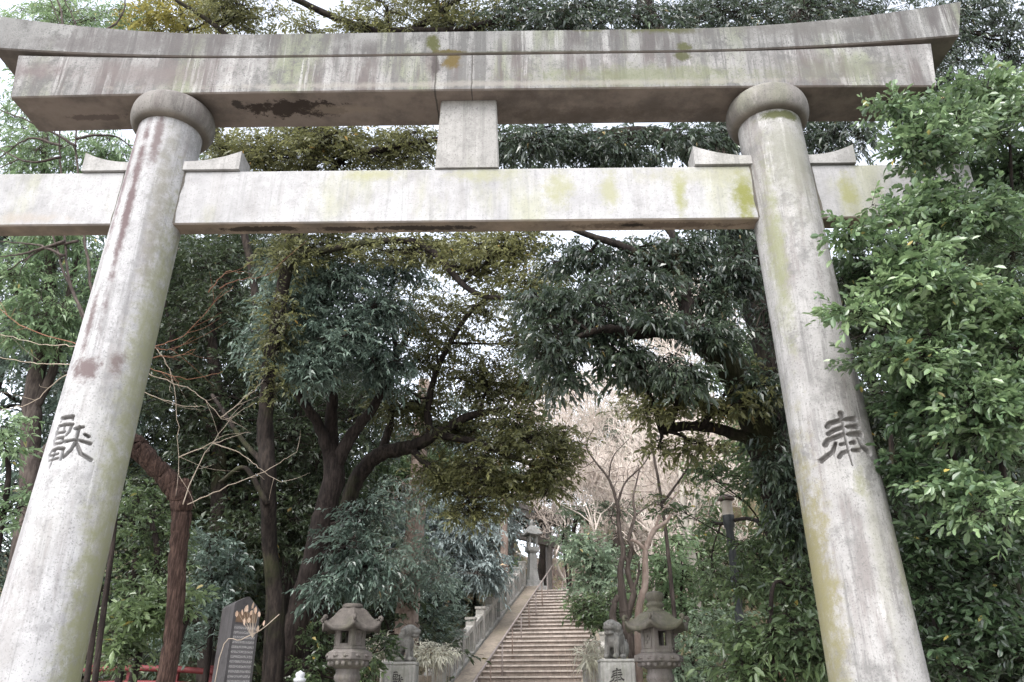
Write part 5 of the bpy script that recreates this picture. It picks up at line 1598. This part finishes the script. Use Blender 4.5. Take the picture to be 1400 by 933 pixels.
# --- green shrubs and small trees on the east slope
for (lab, seed, x0, Y, cl, lm, lf) in [
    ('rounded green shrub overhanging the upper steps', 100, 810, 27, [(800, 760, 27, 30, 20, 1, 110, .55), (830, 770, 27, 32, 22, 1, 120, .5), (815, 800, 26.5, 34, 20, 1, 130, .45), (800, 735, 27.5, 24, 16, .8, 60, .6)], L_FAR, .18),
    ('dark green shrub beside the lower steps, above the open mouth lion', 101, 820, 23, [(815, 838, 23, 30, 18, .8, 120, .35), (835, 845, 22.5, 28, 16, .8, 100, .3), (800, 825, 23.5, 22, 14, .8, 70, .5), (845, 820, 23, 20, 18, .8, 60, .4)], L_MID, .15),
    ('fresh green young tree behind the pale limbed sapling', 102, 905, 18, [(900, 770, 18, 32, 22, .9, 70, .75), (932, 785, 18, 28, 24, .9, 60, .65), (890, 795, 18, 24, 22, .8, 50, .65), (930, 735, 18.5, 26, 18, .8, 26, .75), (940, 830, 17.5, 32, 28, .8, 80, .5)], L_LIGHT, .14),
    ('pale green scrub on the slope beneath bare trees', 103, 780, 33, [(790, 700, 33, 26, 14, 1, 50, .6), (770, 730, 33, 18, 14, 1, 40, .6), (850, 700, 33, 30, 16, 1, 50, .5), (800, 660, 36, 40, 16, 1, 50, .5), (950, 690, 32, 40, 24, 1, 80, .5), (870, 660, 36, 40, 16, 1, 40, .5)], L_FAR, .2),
    ('grey green shrub behind the bulb topped lantern roof', 104, 960, 14.5, [(955, 870, 14.5, 36, 30, .7, 90, .75), (950, 910, 14.2, 36, 24, .7, 90, .7), (990, 850, 14.4, 34, 34, .7, 80, .65), (925, 920, 13.8, 24, 16, .5, 60, .6)], L_FAR, .10),
    ('straggly camellia round the lamp post with yellowing leaves', 105, 1052, 10.2, [(975, 715, 12.4, 34, 34, .5, 34, .45), (1045, 780, 10, 36, 46, .5, 100, .55), (975, 800, 12.3, 34, 30, .5, 50, .55), (1010, 655, 10, 46, 24, .5, 40, .4), (960, 645, 9.9, 30, 20, .5, 22, .45), (1012, 800, 9.9, 30, 26, .4, 50, .55), (1005, 860, 9.9, 34, 24, .4, 50, .5), (1020, 745, 9.9, 26, 18, .4, 22, .5), (1075, 720, 9.2, 30, 40, .4, 80, .55), (1050, 650, 9.4, 30, 30, .4, 50, .4), (915, 690, 10, 20, 20, .4, 14, .4)], L_MID, .085),
    ('big leaved bluish shrub at the foot of the grey pillar', 106, 1050, 8.4, [(1085, 800, 8.6, 36, 40, .5, 110, .35), (1035, 870, 8.5, 46, 28, .5, 110, .45), (1085, 890, 8.3, 40, 34, .4, 110, .45), (1010, 915, 8.6, 40, 24, .4, 80, .5), (1095, 850, 8.2, 26, 40, .4, 60, .3)], L_MID, .095)]:
    g = ground_h(P(x0, 800, Y)[0], Y)
    plant('shrub', lab, 'shrub', seed, [[W(x0, Y, float(g), .05), (x0 + 4, cl[0][1] + 30, Y, 3), (cl[0][0], cl[0][1], cl[0][2], 2)], [W(x0, Y, float(g), .04), (cl[1][0], cl[1][1] + 12, cl[1][2], 2), (cl[1][0], cl[1][1], cl[1][2], 1.5)]],
          cl, lm, B_BROWN, parts=('stem', 'foliage'), leaf=lf, aspect=.42, per=8, slen=lf * 2.8, droop=.25, hang=.1, oval=Y < 11, subk=9, subr=.45, br=.014, twr=.003 if Y < 16 else .006)
plant('dark_shade_tree', 'dim tree with slender stems in the shade under the glossy shrub', 'tree', 107,
      [[W(1235, 9, 0, .09), (1240, 850, 9, 9), (1225, 700, 9, 7), (1215, 560, 9, 5)], [W(1300, 9.4, 0, .12), (1295, 800, 9.4, 12), (1290, 650, 9.4, 8)], [W(1380, 9, 0, .1), (1370, 800, 9, 9), (1375, 650, 9, 6)]],
      [(1240, 700, 9, 60, 70, .8, 170, .3), (1320, 760, 9.2, 70, 70, .8, 170, .25), (1270, 860, 8.6, 60, 50, .7, 120, .3), (1380, 850, 9, 50, 60, .7, 110, .3), (1190, 560, 9.5, 60, 60, .7, 120, .25), (1300, 560, 9.6, 110, 90, .8, 220, .15), (1350, 380, 9.8, 80, 110, .8, 180, .2), (1290, 730, 7.2, 60, 34, .4, 110, .25), (1370, 760, 7.0, 50, 40, .4, 110, .25), (1330, 830, 7.0, 70, 40, .4, 130, .22), (1290, 890, 6.8, 60, 30, .4, 90, .28), (1380, 900, 6.6, 50, 34, .4, 90, .25), (1240, 770, 7.6, 30, 40, .4, 60, .25)],
      L_DARK, B_DARK, leaf=.10, aspect=.42, per=9, slen=.28, subk=11, subr=.5, br=.02, dens=1.8, rs=.6)

# --- woodland beyond: individual trees up the slopes
BW = 'woodland trees standing behind'
BG = [('broad dark woodland tree beyond the bare shoots', 240, 22, L_DARK, 1.55, B_DARK), ('woodland tree with mid green crown behind the forked tree', 430, 24, L_DARK, 1.2, B_DARK), ('dim woodland tree behind the curved bough', 560, 29, L_MID, .85, B_DARK),
      ('woodland tree at the far left beyond the feathery tree', 60, 22, L_BLUE, 1.6, B_GREY), ('woodland tree closing the gap left of the slim pale trunk', 622, 36, L_GREY, 1.0, B_GREY), ('woodland tree above the dark understorey', 330, 27, L_DARK, 1.8, B_DARK),
      ('bluish woodland tree outside the white pillar', -60, 20, L_BLUE, 1.6, B_GREY), ('woodland tree behind the old evergreen trunk', 1100, 22, L_MID, 1.1, B_DARK),
      ('woodland tree deep behind the glossy shrub', 1280, 17, L_DARK, 1.3, B_DARK), ('tall woodland tree outermost behind the glossy shrub', 1430, 16, L_DARK, 1.4, B_DARK), ('woodland tree behind the white pillar', 150, 25, L_MID, 1.7, B_DARK), ('woodland tree behind the leaning tree crown', 520, 34, L_MID, .95, B_DARK),
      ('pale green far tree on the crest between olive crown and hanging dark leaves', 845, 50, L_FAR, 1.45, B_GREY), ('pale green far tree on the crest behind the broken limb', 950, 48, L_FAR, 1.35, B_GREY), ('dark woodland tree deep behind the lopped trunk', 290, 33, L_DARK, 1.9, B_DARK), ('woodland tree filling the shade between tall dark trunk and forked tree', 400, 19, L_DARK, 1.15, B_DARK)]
for q, (lab, px, Y, lm, sc, bm) in enumerate(BG):
    rng = np.random.default_rng(200 + q)
    x0 = P(px, 700, Y)[0]
    g = float(ground_h(x0, Y))
    tr, cr = MB(), MB()
    H = 9.0 * sc
    pts = [(x0, Y, g - .2), (x0 + rng.normal(0, .3), Y, g + H * .35), (x0 + rng.normal(0, .5), Y + .2, g + H * .7), (x0 + rng.normal(0, .5), Y, g + H * .95)]
    p, r = smooth([np.array(a) for a in pts], [.26, .2, .12, .04], 7)
    tr.tube(p, r, 9, wob=.05, rng=rng)
    lp_ = [(*a, b) for a, b in zip(p, r)]
    cl = []
    for c_ in range(26):
        a = rng.uniform(0, 2 * math.pi)
        hh = rng.uniform(.16, 1.0)
        rad = 2.9 * sc ** .7 * math.sin(min(1, (1.12 - hh) * 1.25) * math.pi / 2) * rng.uniform(.35, 1)
        w_ = np.array([x0 + math.cos(a) * rad, Y + math.sin(a) * rad, g + H * hh])
        d = w_ - CAM
        dp = d @ CF
        cl.append((700 + F * (d @ CR) / dp, 466.5 - F * (d @ CU) / dp, w_[1], 1.3 * sc ** .5 * F / dp, .9 * sc ** .5 * F / dp, 1.3, 84, rng.uniform(.2, .6)))
    crown(cr, rng, cl, lp_, trunk=tr, leaf=.19, aspect=.45, per=8, slen=.55, droop=.3, hang=.12, subk=9, subr=.5, br=.06, twr=.006)
    b0 = (float(x0), float(Y), g)
    t = thing('woodland_tree', lab, 'tree', b0, 0, BW)
    tr.build('trunk', bm, t, origin=b0)
    cr.build('crown', [lm, bm], t, origin=b0)

# undergrowth carpets the slopes
rng = np.random.default_rng(300)
n = 5200
X = rng.uniform(-18, 20, n)
Yq = rng.uniform(14.5, 44, n)
l = (X - S0[0]) * SR[0] + (Yq - S0[1]) * SR[1]
ok = (l < -1.3) | (l > SW + 1.2)
ok &= ~((np.abs(X - .3) < 3.2) & (Yq < 17.2))
X, Yq = X[ok], Yq[ok]
n = len(X)
base = np.stack([X, Yq, ground_h(X, Yq) + rng.uniform(0, .35, n)], 1)
per = 7
d = unit(rng.normal(0, 1, (n, per, 3)) * np.array([1, 1, .4]) + np.array([0, 0, .5]))
m = MB()
patch = .5 + .3 * np.sin(X * .7) * np.cos(Yq * .5)
leaves(m, (base[:, None] + d * .12).reshape(-1, 3), d.reshape(-1, 3), (np.array([0, 0, 1.0]) + rng.normal(0, .4, (n, per, 3))).reshape(-1, 3), rng.uniform(.12, .26, n * per), rng.uniform(.05, .1, n * per),
       np.repeat(patch, per) + rng.normal(0, .15, n * per), 0, False, .3)
tag(m.build('undergrowth', L_MID), kind='stuff', label='low green leafy undergrowth carpeting the slopes', cat='undergrowth')

plant('young_tree', 'slender young tree with loose yellow green leaves in front of the pale slope', 'tree', 120,
      [[W(925, 16.5, 0, .05), (918, 800, 16.5, 3), (905, 690, 16.5, 2.2), (890, 600, 16.5, 1.4), (880, 540, 16.5, 1)], [(905, 690, 16.5, 1.8), (940, 640, 16.5, 1.2), (960, 600, 16.5, .8)]],
      [(880, 560, 16.5, 46, 34, .9, 46, .7), (850, 545, 16.5, 34, 24, .7, 26, .6), (930, 640, 16.5, 44, 34, .9, 40, .65), (900, 690, 16.5, 30, 30, .7, 26, .6), (960, 600, 16.5, 36, 26, .7, 30, .6)],
      L_OLIVE, B_GREY, leaf=.10, aspect=.42, per=8, slen=.30, droop=.2, hang=.05, subk=9, subr=.5, br=.012, twr=.004)
